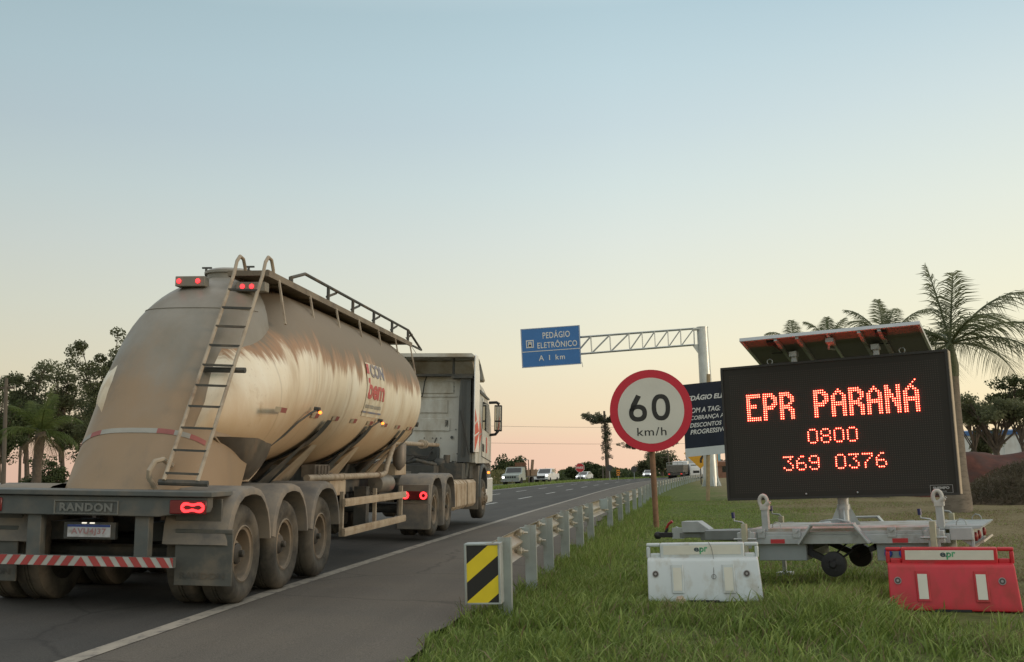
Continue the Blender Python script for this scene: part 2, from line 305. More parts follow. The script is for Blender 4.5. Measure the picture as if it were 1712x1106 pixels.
shoulder_m = asphalt('shoulder_asphalt', (.112, .098, .080), .15, (.14, .118, .09))
tag(ribbon(-13.6, -4.16, YS, .0, nx=14).build('road', road_m, smooth=180), kind='structure')
def shoulder_edge(y): return -1.84+.29*float(sstep(10.4, 11.3, y))+.05*math.sin(y*1.9)+.03*math.sin(y*5.3+1)
mb = MB(); rows = []
for y in list(np.arange(-6, 60, .4))+list(np.arange(60, 330, 5)):
    c = float(curve(y)); e = shoulder_edge(y) if y < 60 else -1.6
    rows.append([(c-4.16+(e+4.16)*i/6, y, gzf(c-4.16+(e+4.16)*i/6, y)+.002*i) for i in range(7)])
mb.loft(rows, False, False); tag(mb.build('road_shoulder', shoulder_m, smooth=180), kind='structure')
paint = mat('worn_road_paint', (.31, .275, .22), .7, 0, .15, 3, dirt=((.12, .11, .10), .3, 9, (1, .5, 1)))
paint_c = mat('road_paint', (.50, .50, .46), .7, 0, .1, 3, dirt=((.12, .11, .10), .12, 9, (1, .5, 1)))
tag(ribbon(-4.25, -4.09, YS, .005).build('edge_line', paint, smooth=180), kind='structure')
tag(ribbon(-13.2, -13.05, YS, .005).build('edge_line', paint_c, smooth=180), kind='structure')
mb = MB()
for l, ph in ((-7.05, 5.0), (-10.2, 1.5)):
    for k in range(0, 22):
        y0 = ph+12.45*k
        r = ribbon(l-.07, l+.07, [y0, y0+1.8, y0+3.6, y0+5.3], .006); mb.add(r.v, r.f)
tag(mb.build('lane_lines', paint_c, smooth=180), kind='structure')
# opposite carriageway beyond the grass median
tag(ribbon(-25, -15.2, YS[20:], .012, nx=4).build('opposite_road', road_m, smooth=180), kind='structure')
# ---------------------------------------------------------------- grass: blades on the verge
grass_m = leafmat('grass_blades', None, None, .3, 'tint')
def noise2(x, y, s, seed=0):
    r = np.random.default_rng(seed); v = 0
    for k in range(6):
        a, b, c = r.uniform(-1, 1, 3); v = v+np.sin((x*math.cos(a*3.1)+y*math.sin(a*3.1))*s*(1+b*.6)+c*9)
    return v/6*1.6
def blades(name, x, y, h, wd, tint, bend, seg=3, wind=(.2, -.1)):
    n = len(x); a = rng.uniform(0, 2*PI, n); z = gz(x, y)-.015
    lx, ly = np.cos(a)*bend*h+wind[0]*h*.5, np.sin(a)*bend*h+wind[1]*h*.5
    fa = rng.uniform(0, 2*PI, n); wx, wy = np.cos(fa)*wd/2, np.sin(fa)*wd/2
    lv = []
    for k in range(seg):
        t = k/seg; tp = (1-t**2*.75)
        cx, cy, cz = x+lx*t*t, y+ly*t*t, z+h*(t-.18*bend*t*t)
        lv += [np.stack([cx-wx*tp, cy-wy*tp, cz], 1), np.stack([cx+wx*tp, cy+wy*tp, cz], 1)]
    lv.append(np.stack([x+lx, y+ly, z+h*(1-.3*bend)], 1))
    V = np.stack(lv, 1); nv = 2*seg+1
    me = bpy.data.meshes.new(name); me.vertices.add(n*nv); me.vertices.foreach_set('co', V.ravel().astype(np.float32))
    fl = []; ls = []
    for k in range(seg-1): fl += [2*k, 2*k+1, 2*k+3, 2*k+2]; ls.append(4)
    fl += [2*seg-2, 2*seg-1, 2*seg]; ls.append(3)
    fl = np.array(fl); loops = (np.arange(n)[:, None]*nv+fl[None]).ravel(); nl = np.tile(np.array(ls), n); st = np.concatenate([[0], np.cumsum(nl)[:-1]])
    me.loops.add(len(loops)); me.loops.foreach_set('vertex_index', loops.astype(np.int32))
    me.polygons.add(len(nl)); me.polygons.foreach_set('loop_start', st.astype(np.int32)); me.update(calc_edges=True)
    at = me.attributes.new('tint', 'FLOAT_COLOR', 'POINT'); tt = np.repeat(np.concatenate([tint, np.ones((n, 1))], 1), nv, 0); at.data.foreach_set('color', tt.ravel().astype(np.float32))
    me.polygons.foreach_set('use_smooth', np.ones(len(nl), bool)); me.materials.append(grass_m)
    o = bpy.data.objects.new(name, me); C.objects.link(o); return tag(o, kind='stuff')
def tints(x, y, n, dry):
    g1 = np.array([.105, .170, .030]); g2 = np.array([.28, .35, .095]); d1 = np.array([.30, .25, .14]); d2 = np.array([.19, .15, .085])
    t = rng.random((n, 1)); c = g1*(1-t)+g2*t; u = rng.random((n, 1)); d = d1*u+d2*(1-u)
    m = (rng.random(n) < dry)[:, None]; return np.where(m, d, c)
def dryness(x, y):
    v = sstep(1.6, 6.5, x+noise2(x, y, .8, 5)*1.2)*.55*sstep(9, 16, y)+sstep(2.2, 4.2, x+.35+.6*noise2(x, y, 1.3, 4))*.75*(1-sstep(12, 18, y))
    return np.clip(.08+v+.24*np.clip(noise2(x, y, 1.9, 8), -.2, 1), .04, .8)
def trail(x, y):                       # worn, flattened patches
    return sstep(.35, .8, noise2(x, y, 1.6, 2))
def scatter(n, x0, x1, y0, y1, power=1.0):
    y = y0+(y1-y0)*rng.random(n)**power; x = x0+(x1-x0)*rng.random(n); return x, y
def keep(x, y, p): k = rng.random(len(x)) < p; return x[k], y[k]
def verge_ok(x, y):
    l = x-curve(y); e = -1.80+.29*sstep(10.4, 11.3, y)+.05*np.sin(y*1.9)+.03*np.sin(y*5.3+1); return l > e+.06*rng.normal(size=len(x))
# near verge: long loose tufts
x, y = scatter(125000, -2.0, 5.2, 6.2, 14.5, 1.15)
k = verge_ok(x, y); x, y = x[k], y[k]
dens = .45+.55*sstep(-.5, .5, noise2(x, y, 2.6, 3)); dens *= 1-.6*trail(x, y); dens *= 1-.72*sstep(2.6, 4.0, x+.5*noise2(x, y, 1.5, 6))*sstep(9.2, 8.2, y)*0-.55*sstep(2.7, 3.6, x)
x, y = keep(x, y, dens)
tall = .5+.5*noise2(x, y, 1.3, 9); clump = sstep(.1, .8, noise2(x, y, 4.2, 12))
patch = np.exp(-(((x-1.42)/.55)**2+((y-10.2)/.8)**2)); bfoot = np.maximum(np.exp(-(((x-.42)/.62)**4+((y-11.15)/.32)**4)), np.exp(-(((x-2.75)/.66)**4+((y-10.55)/.5)**4))); under = np.exp(-(((x-1.9)/1.3)**2+((y-12.9)/.8)**2))
h = (.05+.075*np.clip(tall, 0, 1)+.09*clump+.22*patch)*(1-.55*sstep(2.3, 3.4, x))*(1-.2*under)*rng.uniform(.55, 1.35, len(x))*(1-.25*trail(x, y))*(1-.72*bfoot)
blades('verge_grass', x, y, h, rng.uniform(.005, .012, len(x)), tints(x, y, len(x), dryness(x, y)), rng.uniform(.25, .95, len(x)), 3)
# broad-leaved blades of the coarse tussocks
cs = []
for i in range(1300):
    cx, cy = rng.uniform(-1.75, 3.2), 7+7.2*rng.random()
    if cx < -1.65: continue
    wgt = .25+1.2*math.exp(-(((cx-1.42)/.7)**2+((cy-10.1)/1.1)**2))+.5*math.exp(-(((cx+.9)/.5)**2+((cy-9.6)/1.5)**2))
    if rng.random() > wgt: continue
    k = rng.integers(10, 26); r = rng.uniform(.03, .12)
    cs.append((cx+rng.normal(0, r, k), cy+rng.normal(0, r, k), rng.uniform(.10, .30, k)*min(1.25, .62+wgt*.5)))
x = np.concatenate([c[0] for c in cs]); y = np.concatenate([c[1] for c in cs]); h = np.concatenate([c[2] for c in cs])
k = verge_ok(x, y); x, y, h = x[k], y[k], h[k]; k = ~(((np.abs(x-.40) < .52) & (np.abs(y-11.2) < .42)) | ((np.abs(x-2.75) < .62) & (np.abs(y-10.6) < .6))) | (rng.random(len(x)) < .04); x, y, h = x[k], y[k], h[k]
blades('tussock_grass', x, y, h, rng.uniform(.009, .019, len(x)), tints(x, y, len(x), .06), rng.uniform(.3, 1.0, len(x)), 4)
# the longer fringe at the foot of the rail, then the mown ground behind
y = 9.5+rng.random(26000)**1.6*45; x = railc(y)+rng.normal(.25, .3, len(y)); k = verge_ok(x, y); x, y = x[k], y[k]
blades('rail_foot_grass', x, y, rng.uniform(.06, .24, len(x))*(1+.4*noise2(x, y, 3, 1)), rng.uniform(.007, .013, len(x)), tints(x, y, len(x), .08), rng.uniform(.2, .8, len(x)), 3)
x, y = scatter(210000, -2, 16, 13.5, 48, 1.5); k = verge_ok(x, y) & (x < 2+.42*y); x, y = x[k], y[k]
dr = dryness(x, y)*1.15
h = (.05+.05*sstep(-.4, .6, noise2(x, y, .9, 14)))*rng.uniform(.5, 1.3, len(x))*(1-.45*sstep(2, 8, x))
blades('mown_grass', x, y, h, rng.uniform(.010, .018, len(x)), tints(x, y, len(x), dr), rng.uniform(.4, 1.0, len(x)), 2)
# median strip left of the road
y = 40+rng.random(42000)**1.4*210; x = curve(y)-14.4+rng.normal(0, .42, len(y))
k = np.abs(x-curve(y)+14.4) < .85; x, y = x[k], y[k]
blades('median_grass', x, y, rng.uniform(.12, .38, len(x)), rng.uniform(.03, .06, len(x)), tints(x, y, len(x), .12)*1.1, rng.uniform(.2, .7, len(x)), 2)
# ---------------------------------------------------------------- tanker truck (x right, y forward, z up, origin on the road under its rear beam)
T_TILT, T_YAW = rad(2.2), rad(0.6)
TM = Matrix.Translation((-5.41, 9.8, 0.17)) @ Matrix.Rotation(T_YAW, 4, 'Z') @ Matrix.Rotation(T_TILT, 4, 'Y')
truck = thing('tanker_truck', 'dusty white bulk tanker truck driving away in the right lane of the road', 'truck', M=TM)
def tank_mat(shroud=False):
    m = bpy.data.materials.new('dusty_metal_shroud' if shroud else 'dusty_tank_paint'); m.use_nodes = True; t = m.node_tree; b = t.nodes['Principled BSDF']; b.inputs['Specular IOR Level'].default_value = .30
    tcn = N(t, 'ShaderNodeTexCoord'); o1 = tcn.outputs['Object']
    def noise(sc, st=(1, 1, 1), det=6, ro=.6):
        mp = N(t, 'ShaderNodeMapping'); mp.inputs['Scale'].default_value = st; t.links.new(o1, mp.inputs[0])
        n = N(t, 'ShaderNodeTexNoise'); n.inputs['Scale'].default_value = sc; n.inputs['Detail'].default_value = det; n.inputs['Roughness'].default_value = ro; t.links.new(mp.outputs[0], n.inputs['Vector']); return n.outputs['Fac']
    def mth(op, a, b_=None, c=None):
        n = N(t, 'ShaderNodeMath'); n.operation = op
        for i, q in enumerate((a, b_, c)):
            if q is None: continue
            if isinstance(q, (int, float)): n.inputs[i].default_value = q
            else: t.links.new(q, n.inputs[i])
        return n.outputs[0]
    def rng_(f, a, b_, lo=0.0, hi=1.0):
        n = N(t, 'ShaderNodeMapRange'); n.interpolation_type = 'SMOOTHSTEP'; n.inputs['From Min'].default_value = a; n.inputs['From Max'].default_value = b_; n.inputs['To Min'].default_value = lo; n.inputs['To Max'].default_value = hi; t.links.new(f, n.inputs[0]); return n.outputs[0]
    def mix(f, a, b_):
        n = N(t, 'ShaderNodeMixRGB')
        t.links.new(f, n.inputs[0])
        for i, q in ((1, a), (2, b_)):
            if isinstance(q, tuple): n.inputs[i].default_value = (*q, 1)
            else: t.links.new(q, n.inputs[i])
        return n.outputs[0]
    sx = N(t, 'ShaderNodeSeparateXYZ'); t.links.new(o1, sx.inputs[0]); Y, Z = sx.outputs['Y'], sx.outputs['Z']
    base = mix(rng_(noise(1.3, (1, 1, .7)), .35, .65), (.80, .76, .63), (.76, .68, .52))
    if shroud:
        base = mix(rng_(noise(1.1, (1, 1, .6)), .35, .65), (.275, .255, .215), (.225, .205, .165))
        base = mix(rng_(mth('MULTIPLY_ADD', noise(1.5, (1, 1, .35), 7), 1.3, mth('MULTIPLY', Z, -.42)), -.50, .0), base, (.30, .215, .135))
        base = mix(rng_(noise(2.2, (1, 1, .12), 7, .7), .52, .75, 0, .5), base, (.20, .165, .125))
        base = mix(rng_(noise(24, (1, 1, .5), 4, .7), .58, .74, 0, .35), base, (.33, .27, .19))
        t.links.new(base, b.inputs['Base Color']); b.inputs['Metallic'].default_value = .1
        t.links.new(rng_(noise(3, (1, 1, .3), 5), .3, .7, .40, .62), b.inputs['Roughness'])
        bp = N(t, 'ShaderNodeBump'); bp.inputs['Strength'].default_value = .10; bp.inputs['Distance'].default_value = .04; t.links.new(noise(1.6, (1, 1, .6), 4), bp.inputs['Height']); t.links.new(bp.outputs[0], b.inputs['Normal'])
        return m
    # long run-down streaks of dust
    streak = noise(3.2, (.4, 1, .10), 7, .7)
    base = mix(rng_(streak, .48, .72, 0, .75), base, (.52, .41, .27))
    # heavier road dust low on the barrel
    low = rng_(mth('MULTIPLY_ADD', noise(2, (1, 1, .35), 7), .9, mth('MULTIPLY', Z, -1.0)), -2.0, -1.25)
    base = mix(low, base, (.54, .40, .25))
    # brown soot spilled over the crown with ragged drips
    drip = mth('MULTIPLY_ADD', noise(3.4, (.15, 1, .07), 7, .75), 1.1, mth('MULTIPLY_ADD', noise(.75, (.3, 1, .1), 3), .7, Z))
    rust = rng_(drip, 3.44, 3.60); soot = rng_(drip, 3.58, 3.80)
    base = mix(rust, base, (.34, .205, .115)); base = mix(soot, base, (.225, .19, .145))
    base = mix(rng_(noise(26, (1, 1, .6), 4, .7), .60, .74, 0, .30), base, (.34, .25, .16))
    base = mix(mth('MULTIPLY', rng_(noise(1.9, (1, .8, .5), 9, .8), .56, .66), rng_(Z, 2.5, 1.9, 0, .55)), base, (.40, .27, .15))
    # weld seams
    wv = None
    for y0 in (1.95, 3.05, 4.5, 6.0, 7.5, 9.0):
        s = rng_(mth('ABSOLUTE', mth('SUBTRACT', Y, y0)), .0, .022, .28, 0); wv = s if wv is None else mth('MAXIMUM', wv, s)
    base = mix(wv, base, (.24, .18, .12))
    t.links.new(base, b.inputs['Base Color'])
    t.links.new(rng_(soot, 0, 1, .52, .85), b.inputs['Roughness'])
    bp = N(t, 'ShaderNodeBump'); bp.inputs['Strength'].default_value = .22; bp.inputs['Distance'].default_value = .05; t.links.new(noise(1.7, (.6, 1, .6), 5), bp.inputs['Height']); t.links.new(bp.outputs[0], b.inputs['Normal'])
    return m
tank_m = tank_mat()
shroud_m = tank_mat(True)
hop_m = mat('bare_dusty_hopper_metal', (.12, .105, .085), .40, .3, .25, 4, dirt=((.20, .15, .10), .3, 3, (1, 1, .5)))
# barrel
def bz(y): return 2.20+.29*(lambda t: t*t*(3-2*t))(min(1, max(0, (y-.9)/2.4)))
TX = .17
rings = []; NB = 64
prof = [(.93, .66), (1.02, .74), (1.15, .83), (1.4, .95), (1.7, 1.045), (2.05, 1.105), (2.5, 1.13), (3.05, 1.14), (4.5, 1.15), (6, 1.15), (7.5, 1.15), (8.9, 1.14), (9.35, 1.10), (9.7, 1.0), (10.0, .82), (10.2, .58), (10.32, .3), (10.35, .08)]
for y, R in prof:
    rg = []
    for j in range(NB):
        a = 2*PI*j/NB; x, z = R*math.sin(a), bz(y)+R*math.cos(a)
        k = max(0, min(1, (3.4-y)/1.9)); yy = y+k*.66*max(0, z-1.75)**1.1
        rg.append(Vector((x+TX, yy, z)))
    rings.append(rg)
mb = MB(); mb.loft(rings, True, True)
tank = mb.build('tank', tank_m, truck, smooth=60)
# rear shroud that carries the dome down to the chassis
def shr_ring(z):
    t = max(0, z-2.3); yb = .44+.62*(z-1.12)+.2134*t**4
    a = .84*max(.0004, 1-(t/1.345)**2.4)**.5; d = 1.10 if z < 2.4 else max(.30, 1.10-(z-2.4)*.7)
    pts = []
    for j in range(41):
        ph = -PI/2+PI*j/40; n = 3.0-.5*max(0, min(1, (z-2.4)/.8))
        cx = math.copysign(abs(math.sin(ph))**(2/n), math.sin(ph)); cy = abs(math.cos(ph))**(2/n)
        pts.append(Vector((a*cx+.09+.07*max(0, min(1, (z-2.4)/.8)), yb+d*(1-cy), z)))
    return pts
zs = [1.10, 1.4, 1.7, 2.0, 2.3, 2.5, 2.65, 2.8, 2.92, 3.03, 3.13, 3.22, 3.3, 3.37, 3.43, 3.48, 3.53, 3.57, 3.6, 3.625, 3.64]
mb = MB(); mb.loft([shr_ring(z) for z in zs], False, False); mb.f = [tuple(reversed(q)) for q in mb.f]
sh = mb.build('rear_shroud', shroud_m, truck, smooth=60, fix=False)
def on_shroud(u, z, off=.006):
    r = shr_ring(z); k = min(39, max(0, int((u+1)*20))); t = (u+1)*20-k; p = r[k]*(1-t)+r[k+1]*t; q = (r[k+1]-r[k]).normalized()
    n = Vector((q.y, -q.x, 0)); return p+n*off
# reflective band round the shroud
for i, (u0, u1, c) in enumerate([(-.66, -.50, 0), (-.50, -.34, 1), (-.34, -.22, 0), (-.22, .08, 1), (.08, .20, 0), (.20, .34, 1), (.34, .50, 0)]):
    mb = MB(); rows = [[on_shroud(u0+(u1-u0)*k/6, z-.55*max(0, on_shroud(u0+(u1-u0)*k/6, z).y-on_shroud(0, z).y)) for k in range(7)] for z in (1.69, 1.74)]
    mb.loft(rows, False, False); mb.build('reflective_strip', [mat('dusty_red_tape', (.30, .095, .08), .6), mat('dusty_white_tape', (.31, .30, .26), .6)][c] if i < 2 else [bpy.data.materials['dusty_red_tape'], bpy.data.materials['dusty_white_tape']][c], sh, smooth=60)
# weld line round the dome
mb = MB(); mb.tube([on_shroud(-.8+1.6*k/30, 3.12, .004) for k in range(31)], .006, 6); mb.build('weld_seam', shroud_m, sh)
# discharge hopper under the rear of the barrel
top = [(.50, 1.05), (.83, 1.02), (.96, 1.17), (1.02, 1.55), (1.02, 2.0), (.97, 2.4), (.80, 2.7), (.45, 2.8)]
mb = MB(); R1 = [Vector((x, y, 1.66)) for x, y in top]; rows = []
for k in range(6):
    t = k/5; rows.append([p.lerp(Vector((.80+.08*(i/7-.5), 2.0+.10*(i/7-.5), 1.19)), t**1.05)+Vector((.05*math.sin(PI*t), 0, -.03*math.sin(PI*t))) for i, p in enumerate(R1)])
mb.loft(rows, False, False); mb.tube([r[1] for r in rows]+[r[6] for r in reversed(rows)], .012, 6, 1)
mb.build('discharge_hopper', [hop_m, beige], truck, smooth=50)
mb = MB(); mb.box(-.32, .32, 2.0, 9.0, 1.12, 1.62); mb.build('belly_frame', chassis_m, truck)
for y, zb in ((3.6, 1.16), (6.2, 1.14), (8.7, 1.2)):
    mb = MB(); mb.lathe([(.72, 1.75), (.20, zb), (.12, zb-.02), (.12, zb-.12)], 24, c=(TX, y, 0)); mb.build('hopper_cone', hop_m, truck)
# tank side markers
SURF = lambda y, z, off=.006: Vector((TX+math.sqrt(max(0, (1.15+off)**2-(z-bz(y))**2)), y, z))
def side_fn(off=.008): return lambda u, v: SURF(u, v, off)
tred, twht = bpy.data.materials['dusty_red_tape'], bpy.data.materials['dusty_white_tape']
for k, y in enumerate([1.72, 3.25, 4.15, 5.05, 5.95, 6.9, 7.8, 8.7]):
    z = 1.97; L = .22 if k == 0 else .15; mb = MB()
    for m_, a, b_ in ((1, y-L, y), (0, y, y+L)):
        mb.loft([[SURF(q, zz, .012) for q in (a, b_)] for zz in (z-.028, z, z+.028)], False, False, m=m_)
    mb.build('reflective_strip', [tred, mat('dust_covered_tape', (.40, .34, .24), .6) if k == 0 else bpy.data.materials['dust_covered_tape']], tank, smooth=0)
# painted trade mark on the barrel: white panel, grey blue word over red word, small line, rule
m_lblue, m_lred, m_lwht, m_lgrey = mat('faded_blue_lettering', (.19, .21, .29), .6, dirt=((.32, .25, .18), .45, 3, (.3, 2, .3))), mat('faded_red_lettering', (.50, .11, .10), .6, dirt=((.40, .28, .18), .2, 3, (.3, 2, .3))), mat('faded_white_panel', (.66, .60, .46), .6, dirt=((.46, .35, .22), .3, 3, (.3, 2, .3))), mat('faded_grey_lettering', (.30, .29, .27), .6)
y0, y1 = 5.30, 6.35
mb = MB(); fn = side_fn(.014); fn2 = side_fn(.008)
mb.loft([[fn2(y0+(y1-y0)*k/2, 2.05+.77*j/12) for k in range(3)] for j in range(13)], False, False, m=3)
text_box(mb, 'bem', fn, y0+.06, y1-.02, 2.30, 2.60, 1, off=.035)
text_box(mb, 'CON', fn, y0+.20, y1-.02, 2.62, 2.82, 0, off=.045)
text_box(mb, 'concreto usinado', fn, y0+.04, y1-.1, 2.17, 2.24, 2, off=.01)
mb.loft([[fn(y0-.04+(y1-y0+.04)*k/4, 2.10+.025*j) for k in range(5)] for j in range(2)], False, False, m=0)
mb.loft([[fn(y0+.0+.14*k, 2.66+.14*j) for k in range(2)] for j in range(2)], False, False, m=1)
mb.build('tank_lettering', [m_lblue, m_lred, m_lgrey, m_lwht], tank, smooth=0, fix=False)
# manhole and its clamps, rear light boxes
mb = MB(); mb.lathe([(.30, 3.46), (.30, 3.66), (.33, 3.67), (.33, 3.70), (.27, 3.73), (.0, 3.75)], 28, c=(.2, 2.9, 0))
hatch = mb.build('manhole', shroud_m, truck)
for a in (200, 330, 90):
    mb = MB(); x, y = .2+.31*math.cos(rad(a)), 2.9+.31*math.sin(rad(a)); mb.tube([(x, y, 3.6), (x, y, 3.75)], .016, 8); mb.box(x-.05, x+.07, y-.012, y+.012, 3.745, 3.765); mb.build('clamp', chassis_m, hatch)
lamp_red = emis('lit_red_lamp', (1, .03, .035), 3.5, (.2, 0, 0)); lamp_orange = emis('lit_orange_lamp', (1, .16, .02), 5, (.3, .1, 0)); lamp_off = mat('red_lens', (.16, .02, .02), .25)
def light_box(x0, x1, y, z0, z1, xs):
    mb = MB(); mb.box(x0, x1, y, y+.14, z0, z1); lb = mb.build('light_box', shroud_m, truck, bev=.008)
    for x in xs: m2 = MB(); m2.lathe([(.028, -.010), (.022, -.018), (.0, -.022)], 14, 'y', (x, y, (z0+z1)/2)); m2.build('lamp', lamp_red, lb)
light_box(-.18, .18, 2.12, 3.42, 3.54, (-.13, .1)); light_box(.55, .90, 2.15, 3.36, 3.47, (.63, .74))
# walkway along the top, its brackets and folding rail
walk_m = mat('dusty_walkway_steel', (.22, .18, .13), .7, .1, .15, 6, dirt=((.12, .10, .08), .3, 3, (1, 1, 1)))
ZP = lambda y: 3.555+.002*y
mb = MB(); mb.beam((.70, 2.15, 3.575), (.70, 9.95, 3.575), .46, .03); mb.beam((.935, 2.1, 3.565), (.935, 9.98, 3.565), .03, .075); mb.beam((.465, 2.15, 3.565), (.465, 9.95, 3.565), .03, .06); mb.beam((.46, 2.12, 3.565), (.95, 2.12, 3.565), .03, .06)
for k in range(6): mb.beam((.48, 2.9+k*1.3, 3.55), (.92, 2.9+k*1.3, 3.55), .04, .04)
walk = mb.build('walkway', walk_m, truck)
for k in range(7):
    y = 2.5+k*1.22; mb = MB(); mb.beam((.94, y, 3.55), (1.08, y-.12, 3.0), .045, .02, upv=(1, 0, 0)); mb.build('bracket', pipe_m, walk); mb = MB(); mb.beam((.48, y, 3.55), (.52, y, 3.35), .04, .03); mb.build('bracket', pipe_m, walk)
mb = MB(); zr = 3.80
mb.tube([(.92, 3.0, 3.66), (.92, 3.55, zr), (.92, 9.75, zr+.01), (.93, 10.9, 3.56)], .022, 8); mb.tube([(.92, 3.0, 3.60), (.92, 3.0, 3.67)], .03, 8); mb.beam((.93, 10.9, 3.56), (.93, 10.1, 3.56), .03, .03)
for k in range(5):
    y = 4.6+k*1.28; mb.tube([(.92, y, 3.58), (.92, y, zr)], .024, 8); mb.tube([(.90, y, 3.66), (.90, y+.45, 3.78)], .018, 6)
mb.tube([(.92, 9.75, zr), (.92, 9.75, 3.58)], .02, 6)
mb.build('handrail', chassis_m, truck)
# ladder
mb = MB(); la, lb = Vector((.60, .36, 1.22)), Vector((.60, 1.95, 3.53)); dx = Vector((.33, .03, -.01))
for o in (Vector(), dx):
    d = (lb-la); pts = [la+o, la+o+d*.5, lb+o, lb+o+Vector((0, .07, .16)), lb+o+Vector((0, .16, .235)), lb+o+Vector((0, .27, .22)), lb+o+Vector((0, .34, .12)), lb+o+Vector((0, .36, .03))]
    mb.tube(pts, .021, 8)
lad = mb.build('ladder', pipe_m, truck)
for k in range(10):
    t = .03+k*.098; p = la.lerp(lb, t); mb = MB(); mb.beam(p, p+dx, .055, .022); mb.build('rung', chassis_m, lad)
mb = MB(); mb.tube([la+Vector((-.06, .02, -.02)), la+dx+Vector((.10, .02, -.02))], .03, 8); p = la.lerp(lb, .5); mb.tube([p+Vector((-.02, .1, 0)), p+dx+Vector((.12, .05, 0))], .03, 8); mb.build('ladder_mount', chassis_m, lad)
mb = MB(); mb.tube([(.45, .50, 1.14), (.42, .42, 1.24), (.43, .40, 1.31), (.46, .45, 1.40), (.52, .5, 1.42), (.56, .62, 1.36)], .028, 8); mb.build('vent_hose', pipe_m, truck)
# rear beam, lamps, plate, bumper, mudflaps
def fnY(y): return lambda u, v, d: Vector((u, y+d, v))
mb = MB(); mb.prism([(-1.22, 1.07), (-1.22, .93), (-.85, .89), (.72, .885), (.80, .90), (1.18, .93), (1.20, .98), (1.20, 1.07)], fnY(.02), 0, .12); mb.box(-1.25, 1.25, -.02, .5, 1.075, 1.125)
rb = mb.build('rear_beam', beam_m, truck, bev=.008)
logo_m = mat('embossed_grey_letters', (.16, .165, .15), .6)
mb = MB(); f3 = lambda u, v: Vector((u, .008, v)); text_box(mb, 'RANDON', f3, -.265, .265, .925, 1.005, 0, off=.045, spacing=1.1)
for a in ((-.32, .32, .90, .908), (-.32, .32, 1.022, 1.03), (-.32, -.312, .908, 1.022), (.312, .32, .908, 1.022)): mb.box(a[0], a[1], .004, .02, a[2], a[3])
mb.build('maker_lettering', logo_m, rb, smooth=0, fix=False)
def dumbbell(mb, cx, cz, y, w, h, m):
    def half(x, r):
        e = w/2-h/2
        if abs(x) > e: return math.sqrt(max(0, r*r-(abs(x)-e)**2))
        return r-(h/2*.24)*(.5+.5*math.cos(PI*x/e))
    n = 28; o, i_ = [], []
    for s_ in (1, -1):
        for k in range(n):
            t = -math.cos(PI*k/(n-1))*s_; o.append((t*w/2, s_*half(t*w/2, h/2)))
            t2 = t*(w/2-.022); zz = half(t2/(w/2-.022)*w/2, h/2)-.026; i_.append((t2, s_*max(.004, zz)))
    N_ = 2*n; mb.add([Vector((cx+x, y, cz+z)) for x, z in o]+[Vector((cx+x, y, cz+z)) for x, z in i_], [(k, (k+1) % N_, N_+(k+1) % N_, N_+k) for k in range(N_)], m)
for sx in (1, -1):
    mb = MB(); mb.box(sx*1.02-.19, sx*1.02+.17, .0, .02, .915, 1.045); lampb = mb.build('tail_light', lamp_off, truck, bev=.01)
    mb = MB(); dumbbell(mb, sx*1.06, .978, -.006, .235, .096, 0); mb.build('light_ring', lamp_red, lampb, smooth=0)
    mb = MB(); mb.box(sx*.54-.07, sx*.54+.07, .06, .16, .50, .90); mb.build('bumper_bracket', beam_m, truck, bev=.006)
    mb = MB(); mb.box(min(sx*.80, sx*1.37), max(sx*.80, sx*1.37), .235, .255, .235, .76); mb.box(min(sx*.80, sx*1.37), max(sx*.80, sx*1.37), .225, .262, .725, .765)
    mb.box(min(sx*.78, sx*1.24), max(sx*.78, sx*1.24), .26, .29, .76, 1.05)
    fl = mb.build('mudflap', mat('mudflap_rubber', (.085, .088, .078), .75, dirt=((.15, .13, .10), .3, 3, (1, 1, 1))) if sx > 0 else bpy.data.materials['mudflap_rubber'], truck, bev=.006)
    mb = MB(); text_box(mb, 'RANDON', lambda u, v: Vector((u, .228, v)), min(sx*.86, sx*1.30), max(sx*.86, sx*1.30), .30, .36, off=.03); mb.build('flap_lettering', chassis_m, fl, smooth=0, fix=False)
mb = MB(); mb.box(-.26, .26, .10, .16, .66, .82); pb = mb.build('plate_bracket', chassis_m, truck, bev=.005)
mb = MB(); mb.box(-.215, .215, .088, .097, .682, .798, 0); f4 = lambda u, v: Vector((u, .085, v)); mb.add([f4(-.215, .776), f4(.215, .776), f4(.215, .798), f4(-.215, .798)], [(0, 1, 2, 3)], 1)
text_box(mb, 'AVU4J37', f4, -.175, .175, .695, .765, 2, off=.03, spacing=1.15)
pl = mb.build('number_plate', [mat('white_plate', (.46, .47, .48), .5, dirt=((.25, .22, .18), .3, 8, (1, 1, 1))), mat('blue_strip', (.03, .06, .22), .5), mat('dark_red_characters', (.36, .20, .20), .6)], truck, smooth=0, fix=False)
for x in (-.05, .03): m2 = MB(); m2.box(x-.02, x+.02, .08, .11, .808, .818); m2.build('plate_lamp', emis('plate_lamp_glow', (1, .92, .75), 1.2) if x < 0 else bpy.data.materials['plate_lamp_glow'], pb)
mb = MB(); mb.box(-.9, .88, .03, .09, .415, .512, 0)
nst = 13; w_ = .075
def fb(u, v): return Vector((u, .026, v))
mb.add([fb(-.9, .418), fb(.88, .418), fb(.88, .509), fb(-.9, .509)], [(0, 1, 2, 3)], 1)
for k in range(-7, 7):
    if k >= 0: x = -.03+.065+k*.135; q = [(x, .509), (x+.075, .509), (x+.14, .418), (x+.065, .418)]
    else: x = -.03-.065+(k+1)*.135; q = [(x, .509), (x-.075, .509), (x-.14, .418), (x-.065, .418)]
    q = [(min(.88, max(-.9, a)), b_) for a, b_ in q]; mb.add([fb(a, b_)+Vector((0, -.003, 0)) for a, b_ in q], [(0, 1, 2, 3)], 2)
